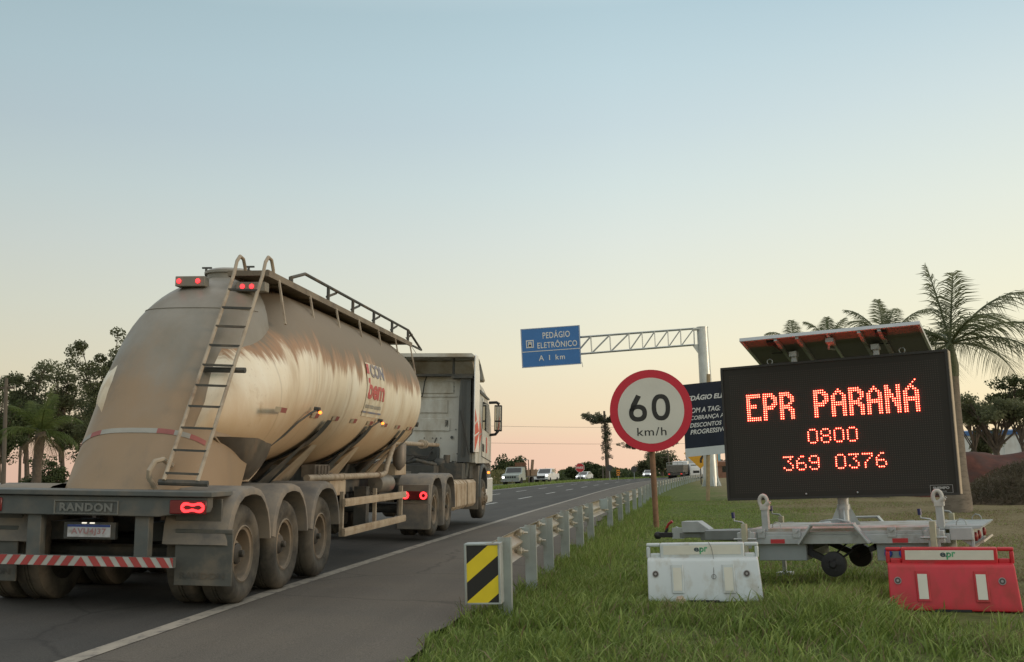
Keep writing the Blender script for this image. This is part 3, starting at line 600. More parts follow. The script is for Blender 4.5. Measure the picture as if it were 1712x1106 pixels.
mb.add([fb(-.03, .507)+Vector((0, -.003, 0)), fb(.035, .418)+Vector((0, -.003, 0)), fb(-.095, .418)+Vector((0, -.003, 0))], [(0, 1, 2)], 2)
mb.build('bumper', [beam_m, mat('dusty_white_stripe', (.42, .42, .38), .6), mat('dusty_red_stripe', (.36, .055, .05), .6)], truck, smooth=0, fix=False)
# wheels
rim_m = mat('dusty_steel_rim', (.20, .165, .12), .65, .1, .2, 6, dirt=((.26, .20, .14), .4, 3, (1, 1, 1)))
hub_m = mat('dark_hub', (.055, .05, .04), .7, 0, .2, 5, dirt=((.16, .125, .09), .2, 4, (1, 1, 1)))
def tyre_geo(R=.49, w=.28, r=.285):
    mb = MB(); p = [(r, 0), (r+.03, -.0), (r+.045, .012), (R-.10, .022), (R-.045, .012), (R-.012, -.022), (R, -.05), (R, -.115), (R-.013, -.12), (R-.013, -.127), (R, -.132), (R, -w+.132), (R-.013, -w+.127), (R, -w+.115), (R, -w+.05), (R-.012, -w+.022), (R-.1, -w-.01), (r, -w)]
    mb.lathe([(a, b) for a, b in p], 48, 'x', m=0, close=True); return mb
def dish_geo(r=.285, depth=.16, deep=True):
    mb = MB()
    if deep: p = [(r, -.0), (r-.014, .006), (r-.02, -.012), (r-.045, -.02), (r-.05, -.05), (r-.055, -depth), (r-.07, -depth-.005), (.13, -depth-.012), (.13, -.085), (.115, -.075), (.0, -.075)]
    else: p = [(r, 0), (r-.014, .006), (r-.03, -.02), (r-.06, -.04), (.17, -.01), (.155, .035), (.12, .04), (.11, .085), (.085, .10), (0, .10)]
    mb.lathe(p, 40, 'x', m=0, close=True); return mb
proto = None
def make_wheel(deep, dual, nuts=True):
    mb = tyre_geo(); 
    if dual: q = tyre_geo(); mb.add([(x-.33, y, z) for x, y, z in q.v], q.f)
    wo = mb.build('wheel', rubber, truck, smooth=40)
    dish_geo(deep=deep).build('rim', rim_m, wo, smooth=40)
    mb = MB()
    if deep: mb.lathe([(.105, -.16), (.105, -.06), (.085, -.04), (.035, -.035), (.035, .0), (.028, .008), (0, .01)], 20, 'x')
    else: mb.lathe([(.085, .09), (.08, .115), (.03, .12), (.0, .12)], 20, 'x')
    for k in range(10):
        a = 2*PI*k/10; x = -.165 if deep else .03; r = .165 if deep else .138
        mb.lathe([(.018, x-.02), (.018, x+.045), (.0, x+.05)], 6, 'x', (0, r*math.cos(a), r*math.sin(a)))
    mb.build('hub', hub_m if deep else rim_m, wo, smooth=40); return wo
def put_wheels(w0, xs, ys, R=.49):
    first = True
    for y in ys:
        for x in xs:
            o = w0 if first else copy_tree(w0, truck); first = False
            o.location = (x, y, R); o.rotation_euler = (random.random()*6, 0, 0 if x > 0 else PI)
put_wheels(make_wheel(True, True), (1.25, -1.25), (.84, 2.12, 3.46)); put_wheels(make_wheel(True, True), (1.24, -1.24), (10.9, 12.3)); put_wheels(make_wheel(False, False), (1.24, -1.24), (17.25,))
# arched fenders
def arch(y0, pts_out, thick=.09, x0=.68, x1=1.33, sx=1):
    mb = MB(); n = len(pts_out); cy, cz = 0, .5
    inn = []
    for i, (y, z) in enumerate(pts_out):
        d = Vector((y-cy, z-cz)); L = d.length; d.normalize(); inn.append((cy+d.x*(L-thick), cz+d.y*(L-thick)))
    rows = []
    for xx, P, k in ((x0, pts_out, 0), (x1-.06, pts_out, 0), (x1-.015, pts_out, -.018), (x1, pts_out, -.05), (x1, inn, 0), (x1-.02, inn, -.004), (x0, inn, 0)):
        row = []
        for (y, z) in P:
            d = Vector((y-cy, z-cz)).normalized(); row.append(Vector((sx*xx, y0+y+d.x*k, z+d.y*k)))
        rows.append(row)
    mb.loft(rows, False, False); return mb
ARC = [(-.63, .62), (-.60, .80), (-.52, .95), (-.40, 1.07), (-.25, 1.14), (-.05, 1.165), (.12, 1.16), (.28, 1.13), (.42, 1.05), (.53, .93), (.60, .79), (.64, .62)]
ARCT = [(-.66, .15), (-.66, .5), (-.63, .75), (-.55, .96), (-.42, 1.09), (-.25, 1.15), (-.05, 1.165), (.15, 1.165), (.32, 1.13), (.47, 1.03), (.58, .88), (.65, .68), (.68, .45)]
for sx in (1, -1):
    for y in (.84, 2.12, 3.46): arch(y, ARC, .085, sx=sx).build('fender', fender_m, truck, smooth=40)
    for y in (10.9, 12.3): arch(y, ARCT, .075, x0=.66, x1=1.30, sx=sx).build('fender', fender_m, truck, smooth=40)
# chassis, running gear seen below
mb = MB()
for sx in (1, -1):
    mb.box(sx*.47-.07, sx*.47+.07, .5, 8.9, .92, 1.12); mb.box(sx*.42-.06, sx*.42+.06, 9.6, 18.4, .78, 1.0); mb.box(sx*.48-.05, sx*.48+.05, 8.6, 11.6, 1.08, 1.2)
for y in (.5, 2.8, 4.4, 6.2, 8.4): mb.box(-.42, .42, y, y+.1, .93, 1.1)
mb.box(-.5, .5, 10.6, 12.2, 1.14, 1.20); mb.box(-.4, .4, 11.1, 12.2, 1.0, 1.13)
for y in (.84, 2.12, 3.46, 10.9, 12.3, 17.25): mb.tube([(-.9, y, .49), (.9, y, .49)], .075, 10)
for y in (.84, 2.12, 3.46): mb.box(-.7, -.35, y-.3, y+.3, .62, .8); mb.box(.35, .7, y-.3, y+.3, .62, .8)
mb.build('chassis', chassis_m, truck)
# saddles carrying the barrel
for y, big in ((3.75, 0), (5.9, 0), (8.15, 0)):
    mb = MB(); pts_o = []
    for k in range(9):
        z = 1.93-.62*k/8*1.0; pts_o.append((z, SURF(y, max(z, 1.36), .02).x))
    for a in (0,):
        vs = []
        for z, x in pts_o: vs += [Vector((x+.05*(z > 1.6), y-.11+(1.93-z)*-.55, z)), Vector((x+.05*(z > 1.6), y+.11+(1.93-z)*-.55, z))]
        mb.add(vs, [(2*k, 2*k+1, 2*k+3, 2*k+2) for k in range(8)])
    mb.add([(1.06+TX*.5, y-.12, 1.80), (1.06, y+.08, 1.80), (.62, y-.5, 1.13), (.62, y-.9, 1.13)], [(0, 1, 2, 3)])
    mb.add([(.98, y+.35, 1.62), (.60, y+.35, 1.13), (.60, y-.35, 1.13), (.98, y+.15, 1.62)], [(0, 1, 2, 3)], 1)
    mb.build('tank_saddle', [chassis_m, beige], truck, smooth=0)
# side marker lamps on thin conduits
for y, z, lit in ((2.95, 2.02, 1), (6.2, 2.0, 1), (9.35, 2.05, 0)):
    mb = MB(); p = SURF(min(y, 8.9), z, .03) if y < 9 else Vector((1.13, y, z)); q = [p+Vector((.05, 0, 0)), p+Vector((.03, -.12, -.03))]
    for k in range(1, 5): zz = z-.62*k/4; s_ = SURF(y, max(zz, 1.45), .03); q.append(Vector((s_.x, min(y, 9.3)-.16-.28*k/4*2.0, zz)))
    mb.tube(q, .012, 6); c = mb.build('marker_conduit', chassis_m, truck)
    mb = MB(); mb.tube([p+Vector((.02, .02, .02)), p+Vector((.09, .02, .01))], .045 if not lit else .03, 10); mb.build('lamp_holder', chassis_m, c)
    if lit: mb = MB(); mb.ball(p+Vector((.10, .0, -.025)), .022, 5); mb.build('marker_lamp', lamp_orange, c)
# air line, filter, valve block, tool boxes
mb = MB(); mb.tube([(.98, 3.7, 1.19), (.98, 7.7, 1.185), (.98, 7.95, 1.22), (.98, 8.05, 1.34), (.98, 8.55, 1.72), (.98, 8.9, 1.73), (.80, 10.2, 1.74), (.45, 12.6, 1.76), (.40, 15.6, 1.78)], .045, 12)
for y in (5.35, 7.45): mb.lathe([(.055, y-.03), (.055, y+.03)], 12, 'y', (.98, 0, 1.187))
mb.lathe([(.09, -.06), (.09, .06)], 14, 'y', (.42, 13.9, 1.77)); mb.lathe([(.1, -.02), (.1, .02)], 14, 'y', (.42, 13.6, 1.77))
mb.build('discharge_pipe', pipe_m, truck)
mb = MB(); mb.lathe([(.0, 1.24), (.03, 1.25), (.10, 1.33), (.12, 1.40), (.12, 1.68), (.10, 1.72), (0, 1.73)], 18, c=(.95, 9.1, 0)); mb.build('air_filter', mat('filter_housing', (.22, .19, .16), .5, .2, .15, 5), truck)
mb = MB(); mb.box(.70, .98, 4.75, 5.55, .93, 1.14); mb.build('tool_box', beige, truck, bev=.01)
mb = MB(); mb.box(.78, .96, 4.1, 4.7, 1.20, 1.36); 
for k in range(4): mb.tube([(.99, 4.18+k*.14, 1.22), (.99, 4.18+k*.14, 1.35)], .022, 8)
for k, y in enumerate((4.5, 4.72, 4.95)): mb.tube([(.92, y, 1.35-.05*k), (.95, y, .75)], .025+.006*k, 8)
mb.build('valve_block', mat('dusty_valve_metal', (.17, .14, .11), .6, .2, .3, 9), truck)
mb = MB(); mb.box(.62, .82, 7.35, 7.55, .35, 1.0); mb.box(.60, .84, 7.3, 7.6, .30, .34); mb.build('landing_leg', chassis_m, truck); mb = MB(); mb.box(-.82, -.62, 7.35, 7.55, .35, 1.0); mb.box(-.84, -.60, 7.3, 7.6, .30, .34); mb.build('landing_leg', chassis_m, truck)
mb = MB(); mb.lathe([(.0, 7.9), (.13, 7.92), (.15, 7.96), (.15, 8.75), (.13, 8.8), (0, 8.82)], 18, 'y', (.82, 0, 1.03)); mb.build('air_tank', mat('grey_air_tank', (.20, .18, .15), .5, .2), truck)
mb = MB(); mb.box(-.55, .55, 8.9, 9.6, 1.0, 1.12); mb.box(-.6, .9, 9.05, 9.9, 1.16, 1.36); mb.build('neck_frame', beige, truck, bev=.01)
mb = MB(); mb.box(1.15, 1.20, 6.47, 6.53, .40, 1.0); sg = mb.build('side_guard', pipe_m, truck)
for y in (4.68, 8.3): mb = MB(); mb.box(1.15, 1.20, y-.03, y+.03, .40, 1.0); mb.build('upright', pipe_m, sg)
for z0 in (.80, .405):
    mb = MB(); mb.box(1.20, 1.24, 4.62, 8.42, z0, z0+.105)
    for k in (.033, .066): mb.box(1.24, 1.246, 4.62, 8.42, z0+k-.012, z0+k+.012)
    mb.build('rail', beige, sg)
# tractor: rear lamp bar and flap
mb = MB(); mb.box(.70, 1.29, 10.12, 10.14, .16, .62); mb.box(.70, 1.29, 10.13, 10.23, .62, .98); mb.build('mudflap', fender_m, truck, bev=.01)
mb = MB(); mb.box(.74, 1.27, 10.07, 10.12, .70, .86); tl = mb.build('tail_light', lamp_off, truck, bev=.01)
mb = MB()
for cx, s in ((.86, 1), (1.2, 1)):
    mb.lathe([(.036, 0), (.070, -.004), (.070, 0)], 16, 'y', (cx, 10.062, .78), close=True)
mb.build('light_ring', lamp_red, tl)
# tanks between the axles
mb = MB()
for y0, y1, x1 in ((13.1, 14.9, 1.22), (15.0, 16.1, 1.24)):
    q = [(x1-.5, .38), (x1-.06, .36), (x1, .43), (x1, .92), (x1-.06, .98), (x1-.5, .98)]
    mb.prism(q, lambda u, v, d: Vector((u, d, v)), y0, y1)
    mb.build('fuel_tank', beige, truck, bev=.012); mb = MB(); mb.prism([(-u, v) for u, v in q], lambda u, v, d: Vector((u, d, v)), y0, y1); mb.build('fuel_tank', beige, truck, bev=.012); mb = MB()
for y in (13.5, 14.1, 14.6): mb.prism([(.7, .37), (1.17, .35), (1.235, .42), (1.235, .93), (1.17, .995), (.7, .995)], lambda u, v, d: Vector((u, d, v)), y, y+.05)
mb.build('tank_strap', beige, truck, bev=.012)
# cab
cab_m = mat('dusty_white_cab', (.56, .55, .49), .4, 0, .06, 2.5, dirt=((.37, .32, .24), .42, 1.6, (1, 1, .5)))
cabw_m = mat('white_cab_paint', (.74, .74, .71), .25, 0, .04, 2, coat=.3)
dark_m = mat('dark_grey_fairing', (.075, .08, .076), .55, 0, .12, 4, dirt=((.13, .12, .10), .25, 2, (1, 1, .4)))
def sec(y, z0, z1, hw, rr): 
    return [Vector((x, y, z)) for x, z in ((-hw, z0), (hw, z0), (hw, z1-rr), (hw-rr*.35, z1-rr*.3), (hw-rr, z1), (-hw+rr, z1), (-hw+rr*.35, z1-rr*.3), (-hw, z1-rr))]
mb = MB(); mb.loft([sec(15.95, 1.38, 3.42, 1.24, .1), sec(16.0, 1.36, 3.45, 1.25, .12), sec(17.6, 1.36, 3.32, 1.25, .25), sec(18.2, 1.36, 3.05, 1.25, .3), sec(18.62, 1.30, 2.75, 1.23, .25), sec(18.9, 1.0, 2.1, 1.2, .08), sec(18.98, .9, 1.9, 1.16, .06)])
cab = mb.build('cab', cab_m, truck, smooth=35)
mb = MB(); mb.box(-1.15, 1.15, 18.5, 19.05, .32, .95); mb.box(1.0, 1.25, 17.85, 18.95, .34, .98); mb.box(-1.25, -1.0, 17.85, 18.95, .34, .98); mb.build('front_bumper', cabw_m, truck, bev=.03)
# pressed panels on the rear wall
mb = MB()
for (x0, x1, z0, z1) in ((-1.1, .70, 3.02, 3.30), (-1.1, .56, 2.55, 2.86), (-1.1, .62, 2.12, 2.42), (-1.1, .8, 2.93, 2.955)): mb.box(x0, x1, 15.925, 15.952, z0, z1)
mb.build('rear_wall_panel', cab_m, cab, bev=.012)
mb = MB(); mb.box(.50, .58, 15.925, 15.96, 2.22, 2.38); mb.lathe([(.035, 15.92), (.03, 15.96)], 12, 'y', (.67, 0, 1.97)); 
for x, z in ((.60, 3.18), (.70, 3.18), (.60, 3.08), (.70, 3.08), (.2, 1.95), (.0, 1.95), (.4, 1.95), (.6, 2.16), (.76, 2.16), (.80, 1.58)): mb.lathe([(.014, 15.93), (.014, 15.96)], 8, 'y', (x, 0, z))
mb.build('rear_wall_vent', dark_m, cab)
mb = MB(); mb.prism([(-.62, 1.40), (.38, 1.40), (.38, 1.72), (.30, 1.80), (-.62, 1.80)], fnY(15.9), 0, .06); mb.build('engine_cover', dark_m, truck, bev=.02)
mb = MB(); mb.prism([(-.4, 1.45), (.30, 1.45), (.30, 1.68), (.24, 1.74), (-.4, 1.74)], fnY(15.88), 0, .03); mb.box(-1.1, 1.05, 15.2, 16.0, 1.0, 1.36); mb.box(-.3, .5, 14.6, 15.4, 1.0, 1.3); mb.tube([(.6, 15.6, 1.1), (.62, 15.6, 1.55)], .08, 10); mb.tube([(.75, 15.5, 1.0), (.8, 15.6, 1.4)], .06, 10); mb.ball((.5, 15.3, 1.35), .14, 6); mb.tube([(-.4, 14.9, 1.32), (.1, 14.6, 1.42), (.5, 14.9, 1.32)], .04, 8); mb.build('engine_bay', chassis_m, truck, smooth=40)
mb = MB(); mb.tube([(-.2, 14.2, 1.3), (.0, 14.8, 1.5), (.15, 15.4, 1.45), (.2, 15.9, 1.62)], .02, 6); mb.tube([(-.2, 10.9, 1.3), (.05, 13.0, 1.55), (.3, 15.0, 1.5), (.3, 15.92, 1.95)], .015, 6); mb.tube([(.05, 15.93, 3.48), (.0, 15.86, 3.3), (-.05, 15.86, 2.95), (-.3, 15.9, 2.9)], .014, 6); mb.build('air_hose', black, truck)
# dark corner extender behind the cab side, with its foot
mb = MB(); mb.prism([(.86, 1.38), (1.16, 1.38), (1.16, 3.36), (.92, 3.40), (.885, 2.9)], fnY(15.62), 0, .34); mb.prism([(.84, 1.08), (1.06, 1.05), (1.1, 1.36), (.88, 1.37)], fnY(15.66), 0, .3); 
for k in range(6): mb.box(.95+.02*k, .958+.02*k, 15.612, 15.622, 1.5, 3.3)
mb.build('air_duct', dark_m, truck, bev=.03)
mb = MB(); mb.box(1.18, 1.235, 15.68, 15.95, 1.6, 3.4); 
for z in (1.7, 2.3, 2.8, 3.3): mb.box(1.12, 1.19, 15.7, 15.9, z, z+.1)
mb.build('side_fairing_hinge', black, truck, bev=.01)
for sx in (1, -1):
    mb = MB(); a = [(15.58, 1.62), (16.3, 1.62), (16.3, 3.5), (16.0, 3.93), (15.66, 3.93), (15.58, 3.8)]
    mb.prism(a, lambda u, v, d: Vector((sx*(1.245+d), u, v)), 0, .03); mb.build('side_fairing', cabw_m, truck, bev=.008)
mb = MB(); mb.loft([[Vector((x, y, z)) for x, z in ((-1.22, z0), (1.22, z0), (1.25, z0+.04), (1.2, z0+.085), (-1.2, z0+.085), (-1.25, z0+.04))] for y, z0 in ((15.45, 3.86), (16.3, 3.84), (16.6, 3.72), (17.3, 3.38))]); 
mb.prism([(16.9, 3.30), (17.3, 3.3), (17.3, 3.4), (16.3, 3.86), (16.2, 3.80)], lambda u, v, d: Vector((d, u, v)), -1.1, 1.1); mb.build('roof_deflector', cab_m, truck, smooth=40)
mb = MB()
for x in (.72, -.72): mb.tube([(x, 15.75, 3.42), (x, 15.75, 3.86)], .03, 8)
mb.box(-1.1, 1.22, 15.7, 15.9, 3.42, 3.47); mb.box(.7, 1.2, 15.55, 15.9, 3.36, 3.42); mb.build('deflector_frame', chassis_m, truck)
mb = MB(); mb.prism([(16.45, 3.40), (16.95, 3.40), (16.75, 3.62), (16.45, 3.78)], lambda u, v, d: Vector((1.25+d, u, v)), -.05, .012); mb.build('deflector_side', dark_m, truck)
f5 = lambda u, v: Vector((1.258, u, v))
def plate(name, poly, m_, parent, x=1.252, d=.006): mb = MB(); mb.prism(poly, lambda u, v, dd: Vector((x+dd, u, v)), 0, d); return mb.build(name, m_, parent)
plate('door_window', [(16.95, 2.22), (18.1, 2.12), (18.42, 2.22), (18.05, 2.86), (17.0, 2.88)], dglass, cab)
plate('sunshade_strip', [(16.4, 3.06), (17.9, 2.96), (18.0, 3.0), (16.4, 3.14)], dark_m, cab, d=.03)
plate('door_seam', [(16.85, 1.52), (18.6, 1.38), (18.6, 1.40), (16.87, 1.54), (16.87, 2.95), (16.85, 2.95)], black, cab)
plate('door_handle', [(17.0, 1.66), (17.22, 1.64), (17.22, 1.82), (17.0, 1.84)], black, cab, d=.015)
mb = MB(); redg = mat('orange_red_vinyl', (.62, .07, .035), .4)
for q in ([(16.33, 2.66), (16.33, 2.30), (16.55, 2.40)], [(16.33, 2.26), (16.60, 2.36), (16.78, 2.12), (16.33, 2.02)], [(16.33, 1.98), (16.8, 2.08), (16.55, 1.82), (16.33, 1.62)]):
    mb.add([f5(u, v)+Vector((.003, 0, 0)) for u, v in q], [tuple(range(len(q)))])
    mb.add([Vector((1.279, 15.6+(u-16.33)*1.4, v)) for u, v in q], [tuple(range(len(q)))])
mb.build('side_graphic', redg, cab, smooth=0, fix=False)
mb = MB(); mb.prism([(17.6, 1.62), (17.78, 1.61), (17.78, 2.0), (17.6, 2.01)], lambda u, v, d: Vector((1.255+d, u, v)), 0, .004); mb.build('side_lettering', mat('red_lettering', (.55, .12, .09), .5), cab)
# mirror
mb = MB(); mb.tube([(1.22, 18.25, 2.92), (1.42, 18.25, 2.93), (1.50, 18.25, 2.88)], .04, 8); mb.tube([(1.22, 18.25, 2.08), (1.40, 18.25, 2.10), (1.48, 18.25, 2.2)], .04, 8); mb.box(1.37, 1.56, 18.22, 18.36, 2.18, 2.86)
mi = mb.build('mirror', black, truck, bev=.02)
mb = MB(); mb.box(1.39, 1.54, 18.212, 18.219, 2.46, 2.82); mb.box(1.39, 1.54, 18.212, 18.219, 2.22, 2.42); mb.build('mirror_glass', mat('mirror_glass', (.6, .6, .58), .03, 1, 0), mi)
arch(17.25, [(-.62, .55), (-.62, .8), (-.58, 1.02), (-.45, 1.2), (-.25, 1.32), (0, 1.36), (.25, 1.33), (.45, 1.2), (.58, 1.0), (.62, .75)], .10, .75, 1.27).build('wheel_arch', dark_m, truck, smooth=40)
mb = MB(); mb.prism([(16.58, .25), (16.64, .25), (16.66, 1.0), (16.9, 1.3), (16.6, 1.3)], lambda u, v, d: Vector((.8+d, u, v)), 0, .42); mb.build('front_mudguard', fender_m, truck)
mb = MB(); mb.ball((1.27, 18.0, 1.12), .035, 5); mb.build('marker_lamp', lamp_orange, cab)
mb = MB(); mb.tube([(-.15, 15.7, 3.9), (-.35, 15.2, 4.3)], .006, 5); mb.tube([(.92, 15.6, 2.6), (1.14, 15.6, 1.55)], .008, 5); mb.build('aerial', black, cab)
# crude floor of the cab so that no sky shows under it
mb = MB(); mb.box(-1.1, 1.1, 16.0, 18.6, 1.0, 1.37); mb.build('cab_floor', chassis_m, truck)
# ---------------------------------------------------------------- message trailer on the verge
PSI = rad(-21.0)
vt = thing('message_sign_trailer', 'galvanised trailer carrying a black LED message board and solar panel on the grass', 'message sign', M=Matrix.Translation((2.13, 13.12, 0)) @ Matrix.Rotation(PSI, 4, 'Z') @ Matrix.Rotation(rad(-.9), 4, 'Y'))
zinc = mat('zinc_plate', (.42, .45, .45), .45, .35, .1, 7, .03, 40, dirt=((.30, .29, .26), .2, 4, (1, 1, 1)))
grey_box = mat('grey_painted_box', (.27, .30, .30), .5, 0, .06, 4)
cream_post = mat('yellow_zinc_post', (.42, .41, .30), .5, .3, .12, 8)
blue_pl = mat('dark_blue_handle', (.015, .02, .09), .4)
hw = .62
mb = MB(); mb.box(-.95, 1.10, -hw, hw, .595, .63)
dk = mb.build('deck', mat('worn_steel_deck', (.40, .39, .36), .55, .35, .15, 5, dirt=((.34, .28, .20), .35, 3, (1, 1, 1))), vt, bev=.004)
mb = MB()
for k in range(12): mb.box(1.10, 1.52, -.56+k*.1, -.50+k*.1, .618, .632)
mb.box(1.10, 1.50, -.58, .60, .60, .618); mb.build('slatted_step', zinc, dk)
for sy in (1, -1):
    mb = MB(); y = sy*hw; mb.box(-.95, 1.2, y-.03, y+.03, .46, .56); mb.box(-.95, 1.1, y-.022, y+.022, .56, .596); fr = mb.build('side_beam', zinc, vt, bev=.004)
    mb = MB(); mb.box(1.2, 1.42, y-.02*sy-.03, y-.02*sy+.03, .49, .615); mb.build('step_beam', zinc, fr, bev=.004)
    for x in (-.80, -.40, .62, .98):
        mb = MB(); ys = y+sy*.032; mb.box(x-.045, x+.045, min(ys, ys+sy*.012), max(ys, ys+sy*.012), .53, .635); mb.lathe([(.018, min(ys+sy*.012, ys+sy*.03)), (.012, max(ys+sy*.012, ys+sy*.03))], 8, 'y', (x, 0, .60)); mb.beam((x, ys+sy*.02, .60), (x+.03, ys+sy*.02, .615), .01, .01); mb.build('clamp_plate', zinc, fr, bev=.003)
    for x in (-.62, .70): mb = MB(); mb.box(x-.08, x+.08, y+sy*.031-.003, y+sy*.031+.003, .468, .515); mb.build('reflector', red_p, fr)
    mb = MB(); yy = y+sy*.10
    P = [(-.36, .465), (-.21, .675), (.24, .675), (.40, .47)]
    for (a, b), (c_, d_) in zip(P[:-1], P[1:]): mb.beam((a, yy, b), (c_, yy, d_), .14, .022, upv=(0, 0, 1))
    for x_, z_ in P[1:3]: mb.tube([(x_, yy-.07, z_-.004), (x_, yy+.07, z_-.004)], .016, 8)
    mb.build('mudguard', zinc, vt, bev=.004)
mb = MB(); mb.box(-.93, 1.05, -hw+.04, hw-.04, .50, .59)
for x in (-.93, .1, 1.1): mb.box(x-.03, x+.03, -hw+.03, hw-.03, .47, .59)
mb.build('deck_frame', zinc, dk)
for x0, x1 in ((-.86, -.32), (.44, 1.12)):
    mb = MB(); mb.box(x0, x1, -hw+.02, hw-.1, .275, .468); b = mb.build('battery_box', grey_box, vt, bev=.006)
    if x0 > 0:
        for k, x in enumerate((.56, .71)): m2 = MB(); m2.lathe([(.0, -.632), (.038, -.632), (.042, -.60)], 14, 'y', (x, 0, .35)); m2.box(x-.03, x+.03, -.64, -.6, .33, .40); m2.build('socket', mat('blue_socket', (.015, .05, .30), .4) if k == 0 else bpy.data.materials['blue_socket'], b)
# hubs without road wheels, axle arms
for sy, x in ((-1, -.03), (1, .03)):
    mb = MB(); mb.lathe([(.0, -.05), (.03, -.05), (.045, -.03), (.10, -.025), (.135, -.015), (.138, .04), (.13, .06), (0, .06)], 28, 'y', (x, sy*.60-.0, .235)) if sy < 0 else mb.lathe([(.0, .05), (.03, .05), (.045, .03), (.10, .025), (.135, .015), (.138, -.04), (.13, -.06), (0, -.06)], 28, 'y', (x, .62, .235))
    for k in range(5): a = 2*PI*k/5; mb.lathe([(.01, sy*.60+sy*.02), (.01, sy*.60+sy*.045)], 6, 'y', (x+.065*math.cos(a), 0, .235+.065*math.sin(a)))
    mb.beam((x, sy*.54, .235), (x-.42, sy*.5, .43), .05, .07); mb.build('brake_hub', black, vt)
mb = MB(); mb.tube([(-.3, -.52, .42), (-.3, .52, .42)], .045, 8); mb.tube([(.05, -.5, .3), (.25, -.3, .44), (.4, -.3, .45)], .012, 6); mb.tube([(0, -.5, .36), (.1, -.2, .48), (-.2, 0, .49), (-.4, -.2, .46)], .01, 6); mb.beam((.03, .55, .24), (.42, .5, .45), .05, .06); mb.tube([(.38, -.55, .40), (.38, .55, .40)], .035, 8); mb.build('axle', black, vt)
# jacks
for i, (x, y) in enumerate(((-.95, -.80), (1.06, -.80), (-.95, .80), (1.06, .80))):
    mb = MB(); mb.box(x-.03, x+.03, y-.03, y+.03, .16, .70); jk = mb.build('jack', cream_post, vt, bev=.004)
    mb = MB(); s = 1 if y < 0 else -1; mb.box(x-.10, x+.10, min(y+s*.035, y+s*.17), max(y+s*.035, y+s*.17), .47, .60); mb.box(x-.06, x+.06, min(y+s*.03, y+s*.05), max(y+s*.03, y+s*.05), .42, .62); mb.tube([(x-.13, y-.0, .53), (x+.13, y, .53)], .012, 8); mb.build('jack_bracket', zinc, jk, bev=.004)
    mb = MB(); mb.box(x-.09, x+.09, y-.09, y+.09, -.03, .012); mb.box(x-.022, x+.022, y-.022, y+.022, .0, .18); mb.build('jack_foot', zinc, jk)
    mb = MB(); mb.tube([(x, y, .70), (x-.02, y, .72), (x-.11, y, .735), (x-.115, y, .78)], .010, 8); mb.build('crank', zinc, jk)
    mb = MB(); mb.tube([(x-.115, y, .765), (x-.12, y, .83)], .021, 10); mb.build('handle', blue_pl, jk)
# wrapped stanchions with sling loops
for x, yy in ((-.76, -.58), (1.115, -.58)):
    mb = MB(); mb.box(x-.038, x+.038, yy-.04, yy+.04, .6, .88); st = mb.build('stanchion', zinc, vt, bev=.006)
    mb = MB(); pts = [Vector((x-.01+.045*math.cos(a), yy-.01, .94+.065*math.sin(a))) for a in np.linspace(0, 2*PI, 17)]; mb.tube(pts, .022, 8, cap=False); mb.tube([(x-.02, yy, .87), (x+.03, yy-.03, .90), (x+.06, yy-.03, .93)], .028, 8); mb.box(x-.045, x+.05, yy-.05, yy+.05, .845, .895)
    mb.tube([(x+.05, yy-.04, .92), (x+.075, yy-.05, .94), (x+.09, yy-.05, .93)], .006, 5)
    mb.build('sling_loop', mat('grey_white_webbing', (.50, .49, .45), .8, 0, .1, 20, .2, 60) if x < 0 else bpy.data.materials['grey_white_webbing'], st, smooth=60)
for x, y in ((-.66, -.5), (1.30, -.45), (1.36, .5)):
    mb = MB(); mb.tube([(x-.05, y, .61), (x-.045, y, .67), (x-.01, y, .70), (x+.03, y, .69), (x+.05, y, .66), (x+.055, y, .45)], .006, 6); mb.build('tie_hook', galv, vt)
# drawbar, coupling
mb = MB(); mb.beam((-.95, -.35, .53), (-1.72, -.03, .53), .05, .12); mb.beam((-.95, .35, .53), (-1.72, .03, .53), .05, .12); mb.box(-2.0, -1.6, -.04, .04, .50, .56); mb.box(-1.58, -.95, -.33, -.05, .49, .6); db = mb.build('drawbar', mat('dark_zinc', (.20, .215, .21), .5, .4, .1, 7), vt, bev=.004)
mb = MB(); mb.prism([(-1.95, .565), (-1.62, .565), (-1.60, .60), (-1.74, .70), (-1.95, .70)], lambda u, v, d: Vector((u, d, v)), -.09, .09); mb.build('control_box', mat('light_grey_box', (.36, .38, .38), .45), vt, bev=.006)
mb = MB(); mb.box(-2.10, -1.95, -.035, .035, .49, .62); mb.tube([(-2.08, 0, .52), (-2.04, 0, .63)], .02, 8); mb.build('coupling_head', zinc, db)
mb = MB(); mb.beam((-2.30, 0, .535), (-2.08, 0, .535), .07, .06); mb.ball((-2.30, 0, .53), .05, 6); mb.tube([(-2.2, 0, .55), (-2.17, 0, .62)], .02, 8); cp = mb.build('hitch', black, vt, bev=.006)
mb = MB(); mb.tube([(-2.19, 0, .60), (-2.15, 0, .67), (-2.10, 0, .70)], [.016, .016, .02], 8); mb.build('hitch_lever', mat('red_grip', (.30, .02, .02), .4), cp)
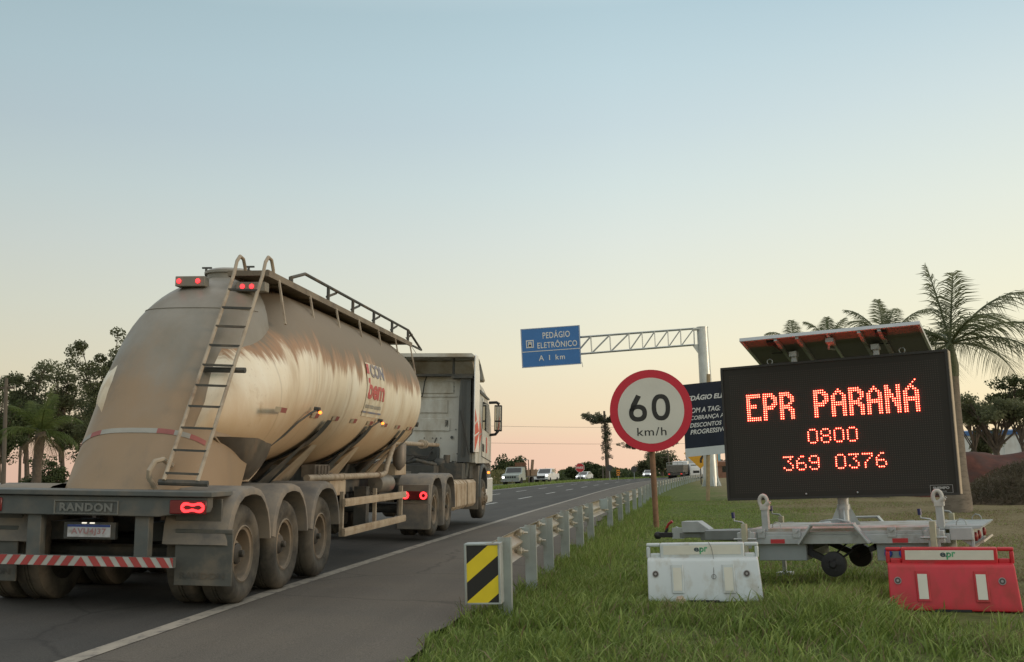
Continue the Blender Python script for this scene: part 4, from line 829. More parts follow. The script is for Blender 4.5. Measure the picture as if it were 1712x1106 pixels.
# tail lamp plate
mb = MB(); mb.box(1.40, 1.43, -.60, .58, .40, .60); mb.prism([(1.30, .49), (1.42, .40), (1.42, .49)], lambda u, v, d: Vector((u, d, v)), -.58, -.56); tlp = mb.build('lamp_plate', zinc, vt, bev=.004)
for y in (-.5, -.18, .35):
    mb = MB(); mb.lathe([(.05, 1.425), (.048, 1.45), (.03, 1.46), (0, 1.462)], 14, 'x', (0, y, .515)); mb.build('tail_lamp', mat('dark_red_lens', (.22, .015, .015), .3) if y < -.4 else bpy.data.materials['dark_red_lens'], tlp)
mb = MB(); mb.beam((1.36, -.55, .40), (1.52, -.55, .47), 1.0, .02, upv=(0, 0, 1)); mb.v = [(x, y+.5, z) for x, y, z in mb.v]; mb.build('rear_flap', mat('warm_grey_sheet', (.46, .38, .30), .5, .2), vt)
# mast with gussets
mb = MB(); mb.tube([(0, .0, .6), (0, .0, 1.3)], .062, 18); mb.lathe([(.075, .80), (.075, .86)], 18); 
mast = mb.build('mast', zinc, vt)
for a in (0, 90, 180, 270):
    mb = MB(); R = Matrix.Rotation(rad(a+12), 3, 'Z'); mb.prism([(.05, .63), (.17, .63), (.062, .86)], lambda u, v, d: R @ Vector((u, d, v)), -.008, .008); mb.build('gusset', zinc, mast)
mb = MB(); mb.box(-.3, .12, -.2, .2, .632, .66); mb.tube([(-.25, -.1, .68), (-.05, -.14, .70), (.1, -.2, .67)], .012, 6); mb.build('mast_foot', zinc, mast)
# message board: local frame (u right, v up) on its front face
bt = Matrix.Translation((-.016-.0, -.145, 1.742)) @ Matrix.Rotation(rad(-1.79), 4, 'X')
board_m = bpy.data.materials.new('black_led_face'); board_m.use_nodes = True; t = board_m.node_tree; b = t.nodes['Principled BSDF']; b.inputs['Roughness'].default_value = .75; b.inputs['Specular IOR Level'].default_value = .25
tcn = N(t, 'ShaderNodeTexCoord'); sx_ = N(t, 'ShaderNodeSeparateXYZ'); t.links.new(tcn.outputs['Object'], sx_.inputs[0])
def mth(op, a, b_=None):
    n = N(t, 'ShaderNodeMath'); n.operation = op
    for i, q in enumerate((a, b_)):
        if q is None: continue
        if isinstance(q, (int, float)): n.inputs[i].default_value = q
        else: t.links.new(q, n.inputs[i])
    return n.outputs[0]
PT = .025
fx = mth('ABSOLUTE', mth('SUBTRACT', mth('FRACT', mth('DIVIDE', mth('ADD', sx_.outputs['X'], .992+2.5), PT)), .0)); fx = mth('MINIMUM', fx, mth('SUBTRACT', 1.0, fx))
fz = mth('FRACT', mth('DIVIDE', mth('ADD', sx_.outputs['Z'], -.139+2.5), PT)); fz = mth('MINIMUM', fz, mth('SUBTRACT', 1.0, fz))
rr = mth('SQRT', mth('ADD', mth('POWER', fx, 2), mth('POWER', fz, 2))); dot = mth('LESS_THAN', rr, .24)
inx = mth('LESS_THAN', mth('ABSOLUTE', sx_.outputs['X']), 1.205); inz = mth('LESS_THAN', mth('ABSOLUTE', mth('SUBTRACT', sx_.outputs['Z'], -.01)), .705); mk = mth('MULTIPLY', mth('MULTIPLY', inx, inz), dot)
mx = N(t, 'ShaderNodeMixRGB'); t.links.new(mk, mx.inputs[0]); mx.inputs[1].default_value = (.036, .033, .028, 1); mx.inputs[2].default_value = (.062, .054, .046, 1); t.links.new(mx.outputs[0], b.inputs['Base Color'])
mb = MB(); mb.box(-1.3, 1.3, 0, .14, -.80, .80); board = mb.build('message_board', board_m, vt, mw=bt, bev=.004)
mb = MB()
for a in ((-1.3, 1.3, .775, .802), (-1.3, 1.3, -.802, -.775), (-1.302, -1.275, -.775, .775), (1.275, 1.302, -.775, .775)): mb.box(a[0], a[1], -.012, .16, a[2], a[3])
mb.build('board_frame', mat('dark_frame_paint', (.028, .026, .022), .6), board)
mb = MB(); mb.box(1.303, 1.312, -.005, .155, -.79, .79); mb.build('sunlit_edge', mat('sunlit_edge_tone', (.45, .36, .26), .5, .3), board)  # pale warm colour paints the sunlight on the board's right side face
G = {'E': '1111111 1111111 1100000 1100000 1100000 1111100 1111100 1100000 1100000 1100000 1100000 1111111 1111111',
 'P': '1111100 1111110 1100111 1100011 1100011 1100111 1111110 1111100 1100000 1100000 1100000 1100000 1100000',
 'R': '1111100 1111110 1100111 1100011 1100011 1100110 1111100 1111110 1100111 1100011 1100011 1100011 1100011',
 'A': '0001000 0011100 0110110 1100011 1100011 1100011 1111111 1111111 1100011 1100011 1100011 1100011 1100011',
 'N': '1100011 1100011 1110011 1110011 1111011 1111011 1101111 1101111 1100111 1100111 1100011 1100011 1100011',
 '0': '01110 10001 10001 10001 10001 10001 01110', '8': '01110 10001 10001 01110 10001 10001 01110', '3': '11111 00010 00100 00010 00001 10001 01110',
 '6': '00110 01000 10000 11110 10001 10001 01110', '9': '01110 10001 10001 01111 00001 10001 01110', '7': '11111 00001 00010 00100 01000 01000 01000'}
led_m = emis('lit_red_led', (1.0, .070, .042), 22, (.3, .02, .02))
def led_line(s, u0, v0, pitch):
    mb = MB(); x = u0
    for ch in s:
        if ch == ' ': x += pitch*PT; continue
        g = G['A' if ch == 'Á' else ch].split()
        dots = [(i, j) for j, row in enumerate(g) for i, q in enumerate(row) if q == '1']
        if ch == 'Á': dots += [(4, -1), (5, -2)]
        for i, j in dots:
            cx, cz = x+i*PT, v0-j*PT; r = .0066; k = 8
            vs = [Vector((cx+r*math.cos(2*PI*a/k), -.0005, cz+r*math.sin(2*PI*a/k))) for a in range(k)]+[Vector((cx+r*.75*math.cos(2*PI*a/k), -.009, cz+r*.75*math.sin(2*PI*a/k))) for a in range(k)]+[Vector((cx, -.012, cz))]
            mb.add(vs, [(a, (a+1) % k, k+(a+1) % k, k+a) for a in range(k)]+[(k+a, k+(a+1) % k, 2*k) for a in range(k)])
        x += pitch*PT
    return mb.build('led_text', led_m, board, smooth=0)
led_line('EPR PARANÁ', -.992, .441, 8); led_line('0800', -.266-PT, -.009, 6); led_line('369 0376', -.594, -.313, 6)
mb = MB(); fB = lambda u, v: Vector((u, -.0045, v)); text_box(mb, 'SHEMPO', fB, 1.03, 1.20, -.735, -.705, 0, off=.05); text_box(mb, 'SINALIZAÇÃO', fB, 1.07, 1.17, -.765, -.75, 0, off=.02)
for a in ((1.0, 1.235, -.777, -.773), (1.0, 1.235, -.692, -.688), (1.0, 1.004, -.773, -.692), (1.231, 1.235, -.773, -.692)): mb.box(a[0], a[1], -.006, -.001, a[2], a[3])
mb.build('maker_label', mat('grey_print', (.34, .34, .33), .6), board, smooth=0, fix=False)
mb = MB()
for u in (-.36, .22): mb.ball((u, -.004, -.745), .012, 5)
mb.build('board_screw', galv, board)
# solar panel on its two arms
s_m = mat('panel_back_sheet', (.15, .145, .13), .6, 0, .06, 2); fr_m = mat('aluminium_frame', (.50, .52, .52), .4, .5, .06, 6)
pa, pb = Vector((0, -.40, 2.822)), Vector((0, .48, 2.575)); pd = (pb-pa); pl_ = pd.length; pd.normalize(); pn = Vector((1, 0, 0)).cross(pd).normalized(); 
if pn.z < 0: pn = -pn
def pP(l, t, h): return Vector((l, 0, 0))+pa+pd*t+pn*h
def pbox(mb, l0, l1, t0, t1, h0, h1, m=0):
    vs = [pP(l, t, h) for h in (h0, h1) for t in (t0, t1) for l in (l0, l1)]; mb.add(vs, [(0, 2, 3, 1), (4, 5, 7, 6), (0, 1, 5, 4), (2, 6, 7, 3), (0, 4, 6, 2), (1, 3, 7, 5)], m)
x0, x1 = -.976, 1.062
mb = MB(); pbox(mb, x0, .04, .03, pl_-.03, .012, .026); pbox(mb, .046, x1, .03, pl_-.03, .012, .026); spn = mb.build('solar_panel', [s_m], vt)
mb = MB(); pbox(mb, x0+.03, x1-.03, .035, pl_-.035, .0265, .030); mb.build('cells', glassy('dark_blue_cells', (.01, .015, .05)), spn)
mb = MB()
for a in ((x0, x1, 0, .032), (x0, x1, pl_-.032, pl_), (x0, x0+.03, .032, pl_-.032), (x1-.03, x1, .032, pl_-.032), (.028, .058, .032, pl_-.032)): pbox(mb, a[0], a[1], a[2], a[3], -.008, .034)
mb.build('panel_frame', fr_m, spn, bev=.002)
mb = MB()
for l in (-.55, -.30, .40, .62): pbox(mb, l-.018, l+.018, .0+.02, pl_-.02, -.035, .010)
mb.build('panel_rail', galv_dull, spn)
for l in (-.62, .62):
    mb = MB(); pbox(mb, l-.06, l+.06, .10, .22, -.018, .012); c = mb.build('junction_box', black, spn, bev=.004)
    mb = MB(); mb.tube([pP(l, .18, -.02), pP(l+.05, .25, -.05), pP(l+.06, .38, -.05), pP(l-.02, .45, -.02), pP(l-.1, .5, 0)], .007, 6); mb.build('cable', black, c)
mb = MB(); pbox(mb, .0, .09, .14, .26, -.06, -.01); mb.tube([pP(.03, .2, -.05), pP(.0, .3, -.08), pP(.03, .5, -.02)], .012, 6); mb.build('light_sensor', zinc, spn)
for l in (-.45, .5):
    mb = MB(); mb.box(l-.03, l+.03, .02, .08, 2.3, 2.66); mb.box(l-.045, l+.045, -.02, .10, 2.62, 2.68); mb.build('panel_arm', zinc, vt)
for l in (-.72, .80):
    mb = MB(); pts = [Vector((l+.032*math.cos(a), -.06, 2.575+.032*math.sin(a))) for a in np.linspace(0, 2*PI, 15)]; mb.tube(pts, .006, 6, cap=False); mb.build('lifting_eye', galv, board, mw=bt.inverted())

# ---------------------------------------------------------------- plastic water barriers
epr_d, epr_g = mat('dark_slate_print', (.045, .075, .09), .5), mat('green_print', (.09, .38, .19), .5)
strip_m = mat('cream_reflective_strip', (.66, .64, .55), .5, 0, .04, 10)
def barrier(label, base, other, X, Y, rz, pitch=0):
    z = gzf(X, Y); b = thing('road_barrier', label, 'barrier', (X, Y, z+.01), rz); b.scale = (1, 1, 1.05)
    Wd, Hh = 1.12, .555
    bm_ = MB()
    def ring(x, sx=1.0):
        # front and back flare out towards the foot
        return [Vector((x, y, zz)) for y, zz in ((-.20, .0), (-.20, .035), (-.185, .075), (-.125, .37), (-.105, .395), (-.075, .41), (-.065, .43), (-.065, .535), (-.055, .545), (.055, .545), (.065, .535), (.065, .43), (.105, .395), (.125, .37), (.185, .075), (.20, .035), (.20, 0))]
    hx = Wd/2
    xs_ = [-hx-.02, -hx-.012, -hx+.035, -.42, .42, hx-.035, hx+.030, hx+.042]
    # body below the handles; handles are loops at both ends
    low = [(-.20, .0), (-.20, .035), (-.187, .075), (-.125, .37), (-.105, .395), (-.06, .41), (.06, .41), (.105, .395), (.125, .37), (.187, .075), (.20, .035), (.20, 0)]
    def lowring(x, fl): return [Vector((x+fl*(.42-zz), y, zz)) for y, zz in low]
    bm_.loft([lowring(-hx+.005, .012), lowring(-hx+.02, .012), lowring(hx-.02, .09), lowring(hx-.005, .09)])
    bm_.box(-.425, .425, -.058, .058, .40, .545); 
    for s in (-1, 1):
        a, c_ = s*.425, s*(hx-.005)
        bm_.box(min(a, c_+s*.012), max(a, c_+s*.012), -.034, .034, .512, .545); bm_.box(min(c_-s*.026, c_+s*.012), max(c_-s*.026, c_+s*.012), -.034, .034, .40, .512); bm_.box(min(a, c_-s*.026), max(a, c_-s*.026), -.034, .034, .40, .447)
    body = bm_.build('body', base, b, smooth=40, bev=.012)
    m2 = MB()                                       # recessed foot opening, pads, holes
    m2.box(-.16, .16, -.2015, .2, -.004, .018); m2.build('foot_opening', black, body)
    for s in (-1, 1):
        m2 = MB(); cx = s*.255
        def fr(u, zz, off): t = (zz-.075)/(.37-.075); return Vector((u+.03*(.42-zz), -.187+.062*t-off, zz))
        for off, m_, w2, z0, z1 in ((.007, 0, .062, .085, .345),): m2.loft([[fr(cx-w2, zz, off) for zz in (z0, z1)], [fr(cx-w2+.008, zz, off+.006) for zz in (z0, z1)], [fr(cx+w2-.008, zz, off+.006) for zz in (z0, z1)], [fr(cx+w2, zz, off) for zz in (z0, z1)]], False, False)
        m2.build('raised_pad', base, body)
        m2 = MB(); m2.loft([[fr(cx-.042, zz, .0165) for zz in (.105, .32)], [fr(cx+.042, zz, .0165) for zz in (.105, .32)]], False, False); m2.build('reflective_strip', strip_m, body, fix=False)
        m2 = MB(); c0 = fr(s*.455-.02, .26, .002); nr = Vector((0, -.98, .2)).normalized(); q = nr.to_track_quat('Z', 'Y')
        for r, h, m_ in ((.033, .006, 1), (.026, .008, 0), (.012, .010, 1)):
            m2.add([c0+q @ Vector((r*math.cos(2*PI*k/16), r*math.sin(2*PI*k/16), h)) for k in range(16)], [tuple(range(16))], m_)
        m2.build('drain_plug', [mat('plug_shadow_grey', (.07, .06, .055), .6) if 'plug_shadow_grey' not in bpy.data.materials else bpy.data.materials['plug_shadow_grey'], mat('plug_grey', (.30, .28, .27), .6) if 'plug_grey' not in bpy.data.materials else bpy.data.materials['plug_grey']], body, smooth=0, fix=False)
    m2 = MB(); m2.box(-.39, .39, -.062, -.0575, .437, .522); m2.build('reflective_strip', strip_m, body)
    m2 = MB(); fE = lambda u, v: Vector((u, -.0635, v)); text_box(m2, 'e', fE, -.078, -.028, .463, .503, 0, off=.03); text_box(m2, 'p', fE, -.022, .022, .440, .503, 1, off=.03)
    text_box(m2, 'r', fE, .026, .058, .463, .508, 1, off=.03); m2.add([fE(-.03, .463), fE(-.022, .463), fE(.004, .503), fE(-.006, .503)], [(0, 1, 2, 3)], 0); m2.build('emblem', [epr_d, epr_g], body, smooth=0, fix=False)
    if other is not None:
        m2 = MB(); m2.box(-hx-.004, -hx+.03, .05, .205, .0, .38); m2.box(-hx-.012, -hx+.01, .03, .05, .40, .50); m2.box(hx-.03, hx-.012, .03, .05, .40, .50); m2.build('rear_shell', other, body, bev=.01)
    return b
wpl = mat('white_plastic', (.56, .60, .60), .42, 0, .04, 3, .02, 20, dirt=((.42, .40, .34), .24, 5, (1, 1, .6)))
rpl = mat('red_plastic', (.50, .018, .028), .42, 0, .10, 2.5, .02, 20, dirt=((.36, .05, .045), .34, 5, (1, 1, .6)))
P1 = W(1177, 1003, 11.35); P2 = W(1594, 1019, 11.0)
barrier('white plastic road barrier with cream strips in front of the trailer tongue', wpl, rpl, .42, 11.52, rad(-5))
barrier('red plastic road barrier with white strips on worn grass', rpl, None, 2.71, 10.98, rad(-12))
w1 = bpy.data.objects['road_barrier']
mb = MB(); mb.tube([(.07, -.064, .56), (.10, -.068, .50), (.115, -.09, .42), (.115, -.15, .28), (.11, -.168, .22)], .003, 5)
pts = [Vector((.115+.022*math.cos(a), -.17, .235+.022*math.sin(a))) for a in np.linspace(0, 2*PI, 12)]; mb.tube(pts, .003, 5, cap=False); mb.build('wire_tie', mat('grey_wire', (.18, .18, .17), .5), w1)
# small clod by the white barrier
mb = MB(); mb.ball((0, 0, .02), .05, 5, sc=(1, .7, .9)); q = MB(); rr_ = random.Random(3)
q.v = [(x*(1+rr_.uniform(-.25, .25)), y*(1+rr_.uniform(-.25, .25)), z*(1+rr_.uniform(-.2, .5))) for x, y, z in mb.v]; q.f = mb.f; q.m = mb.m
st = q.build('stone', mat('pale_pinkish_stone', (.50, .38, .30), .8, 0, .2, 20), smooth=0, loc=(.17, 11.1, gzf(.17, 11.1)+.02)); tag(st, 'small pale stone lying in the grass at the foot of the white barrier', 'stone')
# ---------------------------------------------------------------- guard rail
rail = thing('guard_rail', 'galvanised guard rail on close posts with a yellow and black end marker', 'guard rail')
posts_px = [(857, 1037), (898, 983), (928, 952), (953, 934), (972, 913), (989, 898)]
py = [10.15, 12.3, 14.2, 16.6, 18.9, 20.9, 25.4, 28.8, 32.0, 35.5]
while py[-1] < 150: py.append(py[-1]+(4.0 if py[-1] > 40 else 3.4))
wood_c = mat('guard_rail_rust', (.42, .30, .18), .6, .2, .2, 6)
def rail_z(y): return gzf(float(railc(y)), y)
TOP = .73
post_m = mat('post_galvanising', (.36, .40, .385), .55, .35, .12, 5, .03, 25, dirt=((.27, .24, .19), .25, 4, (1, 1, .5)))
first = None
for i, y in enumerate(py):
    x = float(railc(y)); z = rail_z(y); hgt = TOP+.02
    if i == 0:
        mb = MB(); mb.box(-.075, .075, -.004, .004, -.15, 0); mb.v = []; mb.f = []; mb.m = []
        w_, d_, t_ = .125, .06, .006
        mb.box(-w_/2, w_/2, -d_/2, -d_/2+t_, -1.05, 0); mb.box(w_/2-t_, w_/2, -d_/2+t_, d_/2, -1.05, 0); mb.box(-w_/2, -w_/2+t_, -d_/2+t_, d_/2, -1.05, 0); mb.box(w_/2-.022, w_/2-t_, d_/2-t_, d_/2, -1.05, 0); mb.box(-w_/2+t_, -w_/2+.022, d_/2-t_, d_/2, -1.05, 0)
        first = mb.build('post', post_m, rail); o = first
    else:
        o = first.copy(); C.objects.link(o); o.parent = rail
    o.location = (x+.02, y, z+hgt-.004*(i % 3)); o.rotation_euler = (rad(random.uniform(-.8, .8)), rad(random.uniform(-1, 1)), rad(-4+random.uniform(-2, 2)))
# spacers and bolts between post and beam, near ones
for i, y in enumerate(py[1:9]):
    x = float(railc(y))-.13; z = rail_z(y)
    for dz in (-.055, -.255):
        mb = MB(); mb.lathe([(.0, .0), (.036, .002), (.042, .012), (.042, .05), (.026, .056), (.026, .075), (.0, .08)], 6, 'x', (x+.01, y-.13, z+TOP+dz)); mb.tube([(x-.02, y-.13, z+TOP+dz), (x+.13, y-.1, z+TOP+dz-.01)], .016, 6); mb.build('bolt', mat('bolt_cream', (.47, .44, .36), .5, .3, .15, 20) if 'bolt_cream' not in bpy.data.materials else bpy.data.materials['bolt_cream'], rail)
    mb = MB(); mb.box(x+.03, x+.14, y-.035, y+.035, z+TOP-.33, z+TOP-.01); mb.build('spacer', post_m, rail)
# W beam
PR = [(.0, .0), (-.02, -.015), (-.078, -.05), (-.082, -.075), (-.02, -.13), (.0, -.145), (.0, -.165), (-.02, -.18), (-.082, -.235), (-.078, -.26), (-.02, -.295), (0, -.31)]
beam_y = list(np.arange(10.0, 60, 1.0))+list(np.arange(60, 150, 3))
mb = MB(); rows = []
for y in beam_y:
    x = float(railc(y))-.075; z = rail_z(y)+TOP-.01
    rows.append([Vector((x+a, y, z+b_)) for a, b_ in PR]+[Vector((x+a+.005, y, z+b_)) for a, b_ in reversed(PR)])
mb.loft(rows, True, True); mb.build('rail_beam', mat('beam_galvanising', (.44, .42, .36), .5, .35, .12, 3, .02, 20, dirt=((.36, .29, .20), .25, 1.2, (1, .3, 1))), rail, smooth=40)
# blunt end with the hazard marker
x, y = float(railc(10.0))-.20, 9.93; z = rail_z(10.0)
x += .04; mb = MB(); mb.box(x-.165, x+.165, y, y+.012, z+.17, z+.71); mb.box(x-.165, x+.165, y+.012, y+.20, z+.695, z+.712); mb.box(x+.157, x+.165, y+.012, y+.22, z+.17, z+.695); mb.box(x-.165, x-.157, y+.012, y+.2, z+.17, z+.695)
for q in ((x-.165, x-.145, z+.17, z+.71), (x+.145, x+.165, z+.17, z+.71)): mb.box(q[0], q[1], y-.012, y, q[2], q[3])
for q in ((x-.145, x+.145, z+.17, z+.185), (x-.145, x+.145, z+.695, z+.71)): mb.box(q[0], q[1], y-.012, y, q[2], q[3])
em = mb.build('end_terminal', post_m, rail, bev=.003)
mb = MB(); x0, x1, z0, z1 = x-.144, x+.144, z+.186, z+.694
def clip(poly):
    for ax, v, s in ((0, x0, 1), (0, x1, -1), (1, z0, 1), (1, z1, -1)):
        out = []
        for i in range(len(poly)):
            a, b_ = poly[i-1], poly[i]; da, db = s*(a[ax]-v), s*(b_[ax]-v)
            if (da >= 0) != (db >= 0): t = da/(da-db); out.append((a[0]+(b_[0]-a[0])*t, a[1]+(b_[1]-a[1])*t))
            if db >= 0: out.append(b_)
        poly = out
        if not poly: break
    return poly
mb.add([(a, y-.003, b_) for a, b_ in ((x0, z0), (x1, z0), (x1, z1), (x0, z1))], [(0, 1, 2, 3)], 0)
sl_ = .82; per = .335; st_ = .165
for k in range(-2, 4):
    b0 = z0-.155+per*k
    p = clip([(x0, b0), (x1, b0+(x1-x0)*sl_), (x1, b0+st_+(x1-x0)*sl_), (x0, b0+st_)])
    if len(p) > 2: mb.add([(a, y-.006, b_) for a, b_ in p], [tuple(range(len(p)))], 1)
mb.build('hazard_plate', [blk_r, yel_r], em, smooth=0, fix=False)
y = py[6]-1.3; x = float(railc(y)); z = rail_z(y)
mb = MB(); mb.box(x-.09, x+.09, y-.012, y+.012, z+.52, z+.74); mb.build('rail_reflector', mat('weathered_reflector', (.34, .40, .40), .5), rail, bev=.004)

# ---------------------------------------------------------------- 60 km/h sign
SX, SY = -.10, 26.0; sz = gzf(SX, SY)
ss = thing('speed_limit_sign', 'round red-rimmed 60 km/h speed limit sign on a brown timber post in the grass', 'road sign', (SX, SY, sz), rad(2))
pxm = 26.0/1836
c = W(1088, 686, SY-.12)-Vector((SX, SY, sz)); R_ = .965
mb = MB(); mb.tube([(0.03, 0, -.2), (.0, 0, 1.9), (-.06, 0, c.z+.55)], .066, 12); pst = mb.build('post', woodp, ss)
sign_back = mat('bare_aluminium_sheet', (.38, .39, .39), .5, .5, .06, 5)
mb = MB(); mb.lathe([(R_, -.005), (R_, .005), (0, .005)], 64, 'y', c, 0); mb.lathe([(R_, -.006), (.0, -.006)], 64, 'y', c, 1, close=True)
sgp = mb.build('sign_plate', [sign_back, mat('sign_red', (.52, .012, .035), .45, 0, .05, 3)], ss, smooth=30, fix=False)
mb = MB(); fS = lambda off: (lambda u, v: Vector((c.x+u, c.y-off, c.z+v)))
k = 64; f_ = fS(.009); mb.add([f_(.775*math.cos(2*PI*a/k), .775*math.sin(2*PI*a/k)) for a in range(k)], [tuple(range(k))], 0)
f_ = fS(.012); fr_ = lambda u, v: f_(u*math.cos(rad(0))-v*0, v)
def numeral_ring(mb, cx, cz, w, h, t, m, a0=0, a1=2*PI, f=f_):
    n = 40; vs = []
    for i in range(n+1):
        a = a0+(a1-a0)*i/n; e = .86
        ca, sa = math.copysign(abs(math.cos(a))**e, math.cos(a)), math.copysign(abs(math.sin(a))**e, math.sin(a))
        vs += [f(cx+w/2*ca, cz+h/2*sa), f(cx+(w/2-t)*ca, cz+(h/2-t)*sa)]
    mb.add(vs, [(2*i, 2*i+1, 2*i+3, 2*i+2) for i in range(n)], m)
t_ = .105
numeral_ring(mb, .235, .07, .43, .62, t_, 1); numeral_ring(mb, -.305, -.05, .42, .40, t_, 1)
mb.add([f_(-.505, -.02), f_(-.40, .01), f_(-.22, .335), f_(-.33, .385), f_(-.46, .15)], [(0, 1, 2, 3, 4)], 1)
text_box(mb, 'km/h', f_, -.34, .34, -.59, -.395, 1, off=.004, spacing=1.12)
mb.build('sign_legend', [mat('sign_white', (.60, .59, .53), .5, 0, .05, 2), blk_r], sgp, smooth=0, fix=False)
mb = MB(); mb.box(c.x-.5, c.x+.5, c.y+.01, c.y+.05, c.z+.35, c.z+.40); mb.box(c.x-.5, c.x+.5, c.y+.01, c.y+.05, c.z-.4, c.z-.35); mb.build('sign_bracket', galv_dull, ss)

# ---------------------------------------------------------------- cantilever gantry with the blue board
GY = 88.0; g0 = W(1190, 812, GY); gzz = gzf(g0.x, GY)
ga = thing('sign_gantry', 'galvanised cantilever gantry with a truss arm holding a blue road board', 'sign gantry', (g0.x, GY, gzz))
gt = W(1174, 547, GY)-g0; cb = Vector((0, 0, -.3)); 
colx = lambda z: gt.x*z/gt.z
hT = W(1174, 547, GY).z-gzz
mb = MB(); mb.tube([(0, 0, -.2), (gt.x*.5, 0, hT*.5), (gt.x, 0, hT)], [.55, .50, .44], 24)
pole_m = mat('galvanised_column', (.50, .53, .52), .38, .55, .10, 1.6, .05, 12)
mb.lathe([(.47, hT-.02), (.47, hT+.04), (0, hT+.05)], 24, c=(gt.x, 0, 0)); col_o = mb.build('column', pole_m, ga)
for k in range(8):
    a = 2*PI*k/8+.2; mb = MB(); d = Vector((math.cos(a), math.sin(a), 0)); n = Vector((-d.y, d.x, 0)); mb.prism([(.50, .0), (.80, 0), (.79, .12), (.52, .95)], lambda u, v, dd: d*u+n*dd+Vector((0, 0, v-.1)), -.03, .03); mb.build('gusset', pole_m, col_o)
mb = MB(); mb.box(-1.6, 1.6, -1.3, 1.3, -.35, -.06); mb.box(1.6, 3.6, -.6, .6, -.35, -.1); mb.build('footing', mat('grey_concrete', (.30, .30, .28), .9, 0, .1, 3), ga)
# truss
base = Vector((g0.x, GY, gzz))
A1 = W(1160, 549, GY)-base; A2 = W(1161, 576, GY)-base; B1 = W(960, 564, GY)-base; B2 = W(962, 592, GY)-base
mb = MB(); dep = .55
for off in (-dep/2, dep/2):
    o = Vector((0, off, 0)); mb.tube([A1+o, B1+o], .055, 8); mb.tube([A2+o, B2+o], .055, 8)
    ts = [0, .11, .215, .325, .43, .54, .70, .86, 1]
    for i, t in enumerate(ts):
        p, q = A1.lerp(B1, t)+o, A2.lerp(B2, t)+o; mb.tube([p, q], .045, 6)
        if i: mb.tube([A1.lerp(B1, ts[i-1])+o, q], .04, 6)
for t in np.linspace(0, 1, 9): mb.tube([A1.lerp(B1, t)+Vector((0, -dep/2, 0)), A1.lerp(B1, t)+Vector((0, dep/2, 0))], .035, 6); mb.tube([A2.lerp(B2, t)+Vector((0, -dep/2, 0)), A2.lerp(B2, min(1, t+.06))+Vector((0, dep/2, 0))], .035, 6)
mb.box(A1.x-.1, gt.x, -.4, .4, A1.z-.12, A1.z+.02); mb.prism([(A2.x-.2, A2.z), (gt.x+.5, A2.z+.1), (gt.x-.3, A2.z-.9)], lambda u, v, d: Vector((u, d, v)), -.05, .05); mb.build('truss_arm', pole_m, ga)
# blue board: local u right, v up
TL, TR, BL, BR = [W(*q, GY-.6)-base for q in ((870, 550), (969, 543), (873, 615), (972, 608))]
def fG(u, v, d=0): p = TL.lerp(TR, u).lerp(BL.lerp(BR, u), v); return p+Vector((0, -d, 0))
blue_m = mat('sign_blue', (.035, .16, .42), .45, 0, .04, 2)
mb = MB(); mb.add([fG(u, v, d) for d in (-.04, .0) for u, v in ((0, 0), (1, 0), (1, 1), (0, 1))], [(0, 1, 2, 3), (4, 7, 6, 5), (0, 4, 5, 1), (1, 5, 6, 2), (2, 6, 7, 3), (3, 7, 4, 0)])
bb = mb.build('blue_board', blue_m, ga, smooth=0)
mb = MB(); f6 = lambda u, v: fG(u, 1-v, .012)
for u0, u1, v0, v1 in ((0.012, .988, .985, .992), (.012, .988, .008, .015), (.008, .014, .008, .992), (.986, .992, .008, .992), (.012, .988, .395, .412)): mb.add([f6(u0, v0), f6(u1, v0), f6(u1, v1), f6(u0, v1)], [(0, 1, 2, 3)])
text_box(mb, 'PEDÁGIO', f6, .37, .83, .715, .915, off=.012, spacing=1.08); text_box(mb, 'ELETRÔNICO', f6, .275, .945, .47, .66, off=.012, spacing=1.08); text_box(mb, 'A 1 km', f6, .29, .73, .155, .29, off=.012, spacing=1.25)
for q in ((.085, .215, .50, .70, 0), (.10, .20, .525, .675, 1), (.118, .182, .525, .655, 0)): mb.add([fG(a, 1-b_, .014+.006*q[4]+(.012 if q == (.118, .182, .525, .655, 0) else 0)) for a, b_ in ((q[0], q[2]), (q[1], q[2]), (q[1], q[3]), (q[0], q[3]))], [(0, 1, 2, 3)], q[4])
for q in ((.128, .172, .535, .57), (.135, .165, .57, .59), (.125, .175, .62, .63)): mb.add([fG(a, 1-b_, .035) for a, b_ in ((q[0], q[2]), (q[1], q[2]), (q[1], q[3]), (q[0], q[3]))], [(0, 1, 2, 3)], 2)
mb.build('board_legend', [mat('sign_letter_white', (.68, .68, .64), .5, 0, .03, 3), blue_m, blk_r], bb, smooth=0, fix=False)
mb = MB(); mb.tube([fG(1.01, .95, -.1), fG(1.02, 1.08, -.1)], .03, 6); mb.build('board_bracket', pole_m, ga)

# ---------------------------------------------------------------- dark toll banner on timber posts
BYY = 47.0; bp0 = W(1183, 831, BYY); bzz = gzf(bp0.x, BYY)
bn = thing('toll_banner', 'dark navy banner with white lettering on timber posts behind the message board', 'banner', (bp0.x, BYY, bzz)); base2 = Vector((bp0.x, BYY, bzz))
tl_, bl_ = W(1141, 643, BYY)-base2, W(1146, 764, BYY)-base2
ux = (W(1217, 757, BYY)-W(1146, 764, BYY)).normalized(); wid = 4.6; 
def fN(u, v, d=0): p = tl_.lerp(bl_, v)+ux*(u*wid)+Vector((0, -d, 0)); return p
navy = mat('navy_banner_vinyl', (.012, .018, .034), .42, 0, .2, 2, .08, 3, spec=.25)
mb = MB(); mb.add([fN(u, v, d) for d in (-.03, .0) for u, v in ((0, 0), (1, 0), (1, 1), (0, 1))], [(0, 1, 2, 3), (4, 7, 6, 5), (0, 4, 5, 1), (1, 5, 6, 2), (2, 6, 7, 3), (3, 7, 4, 0)])
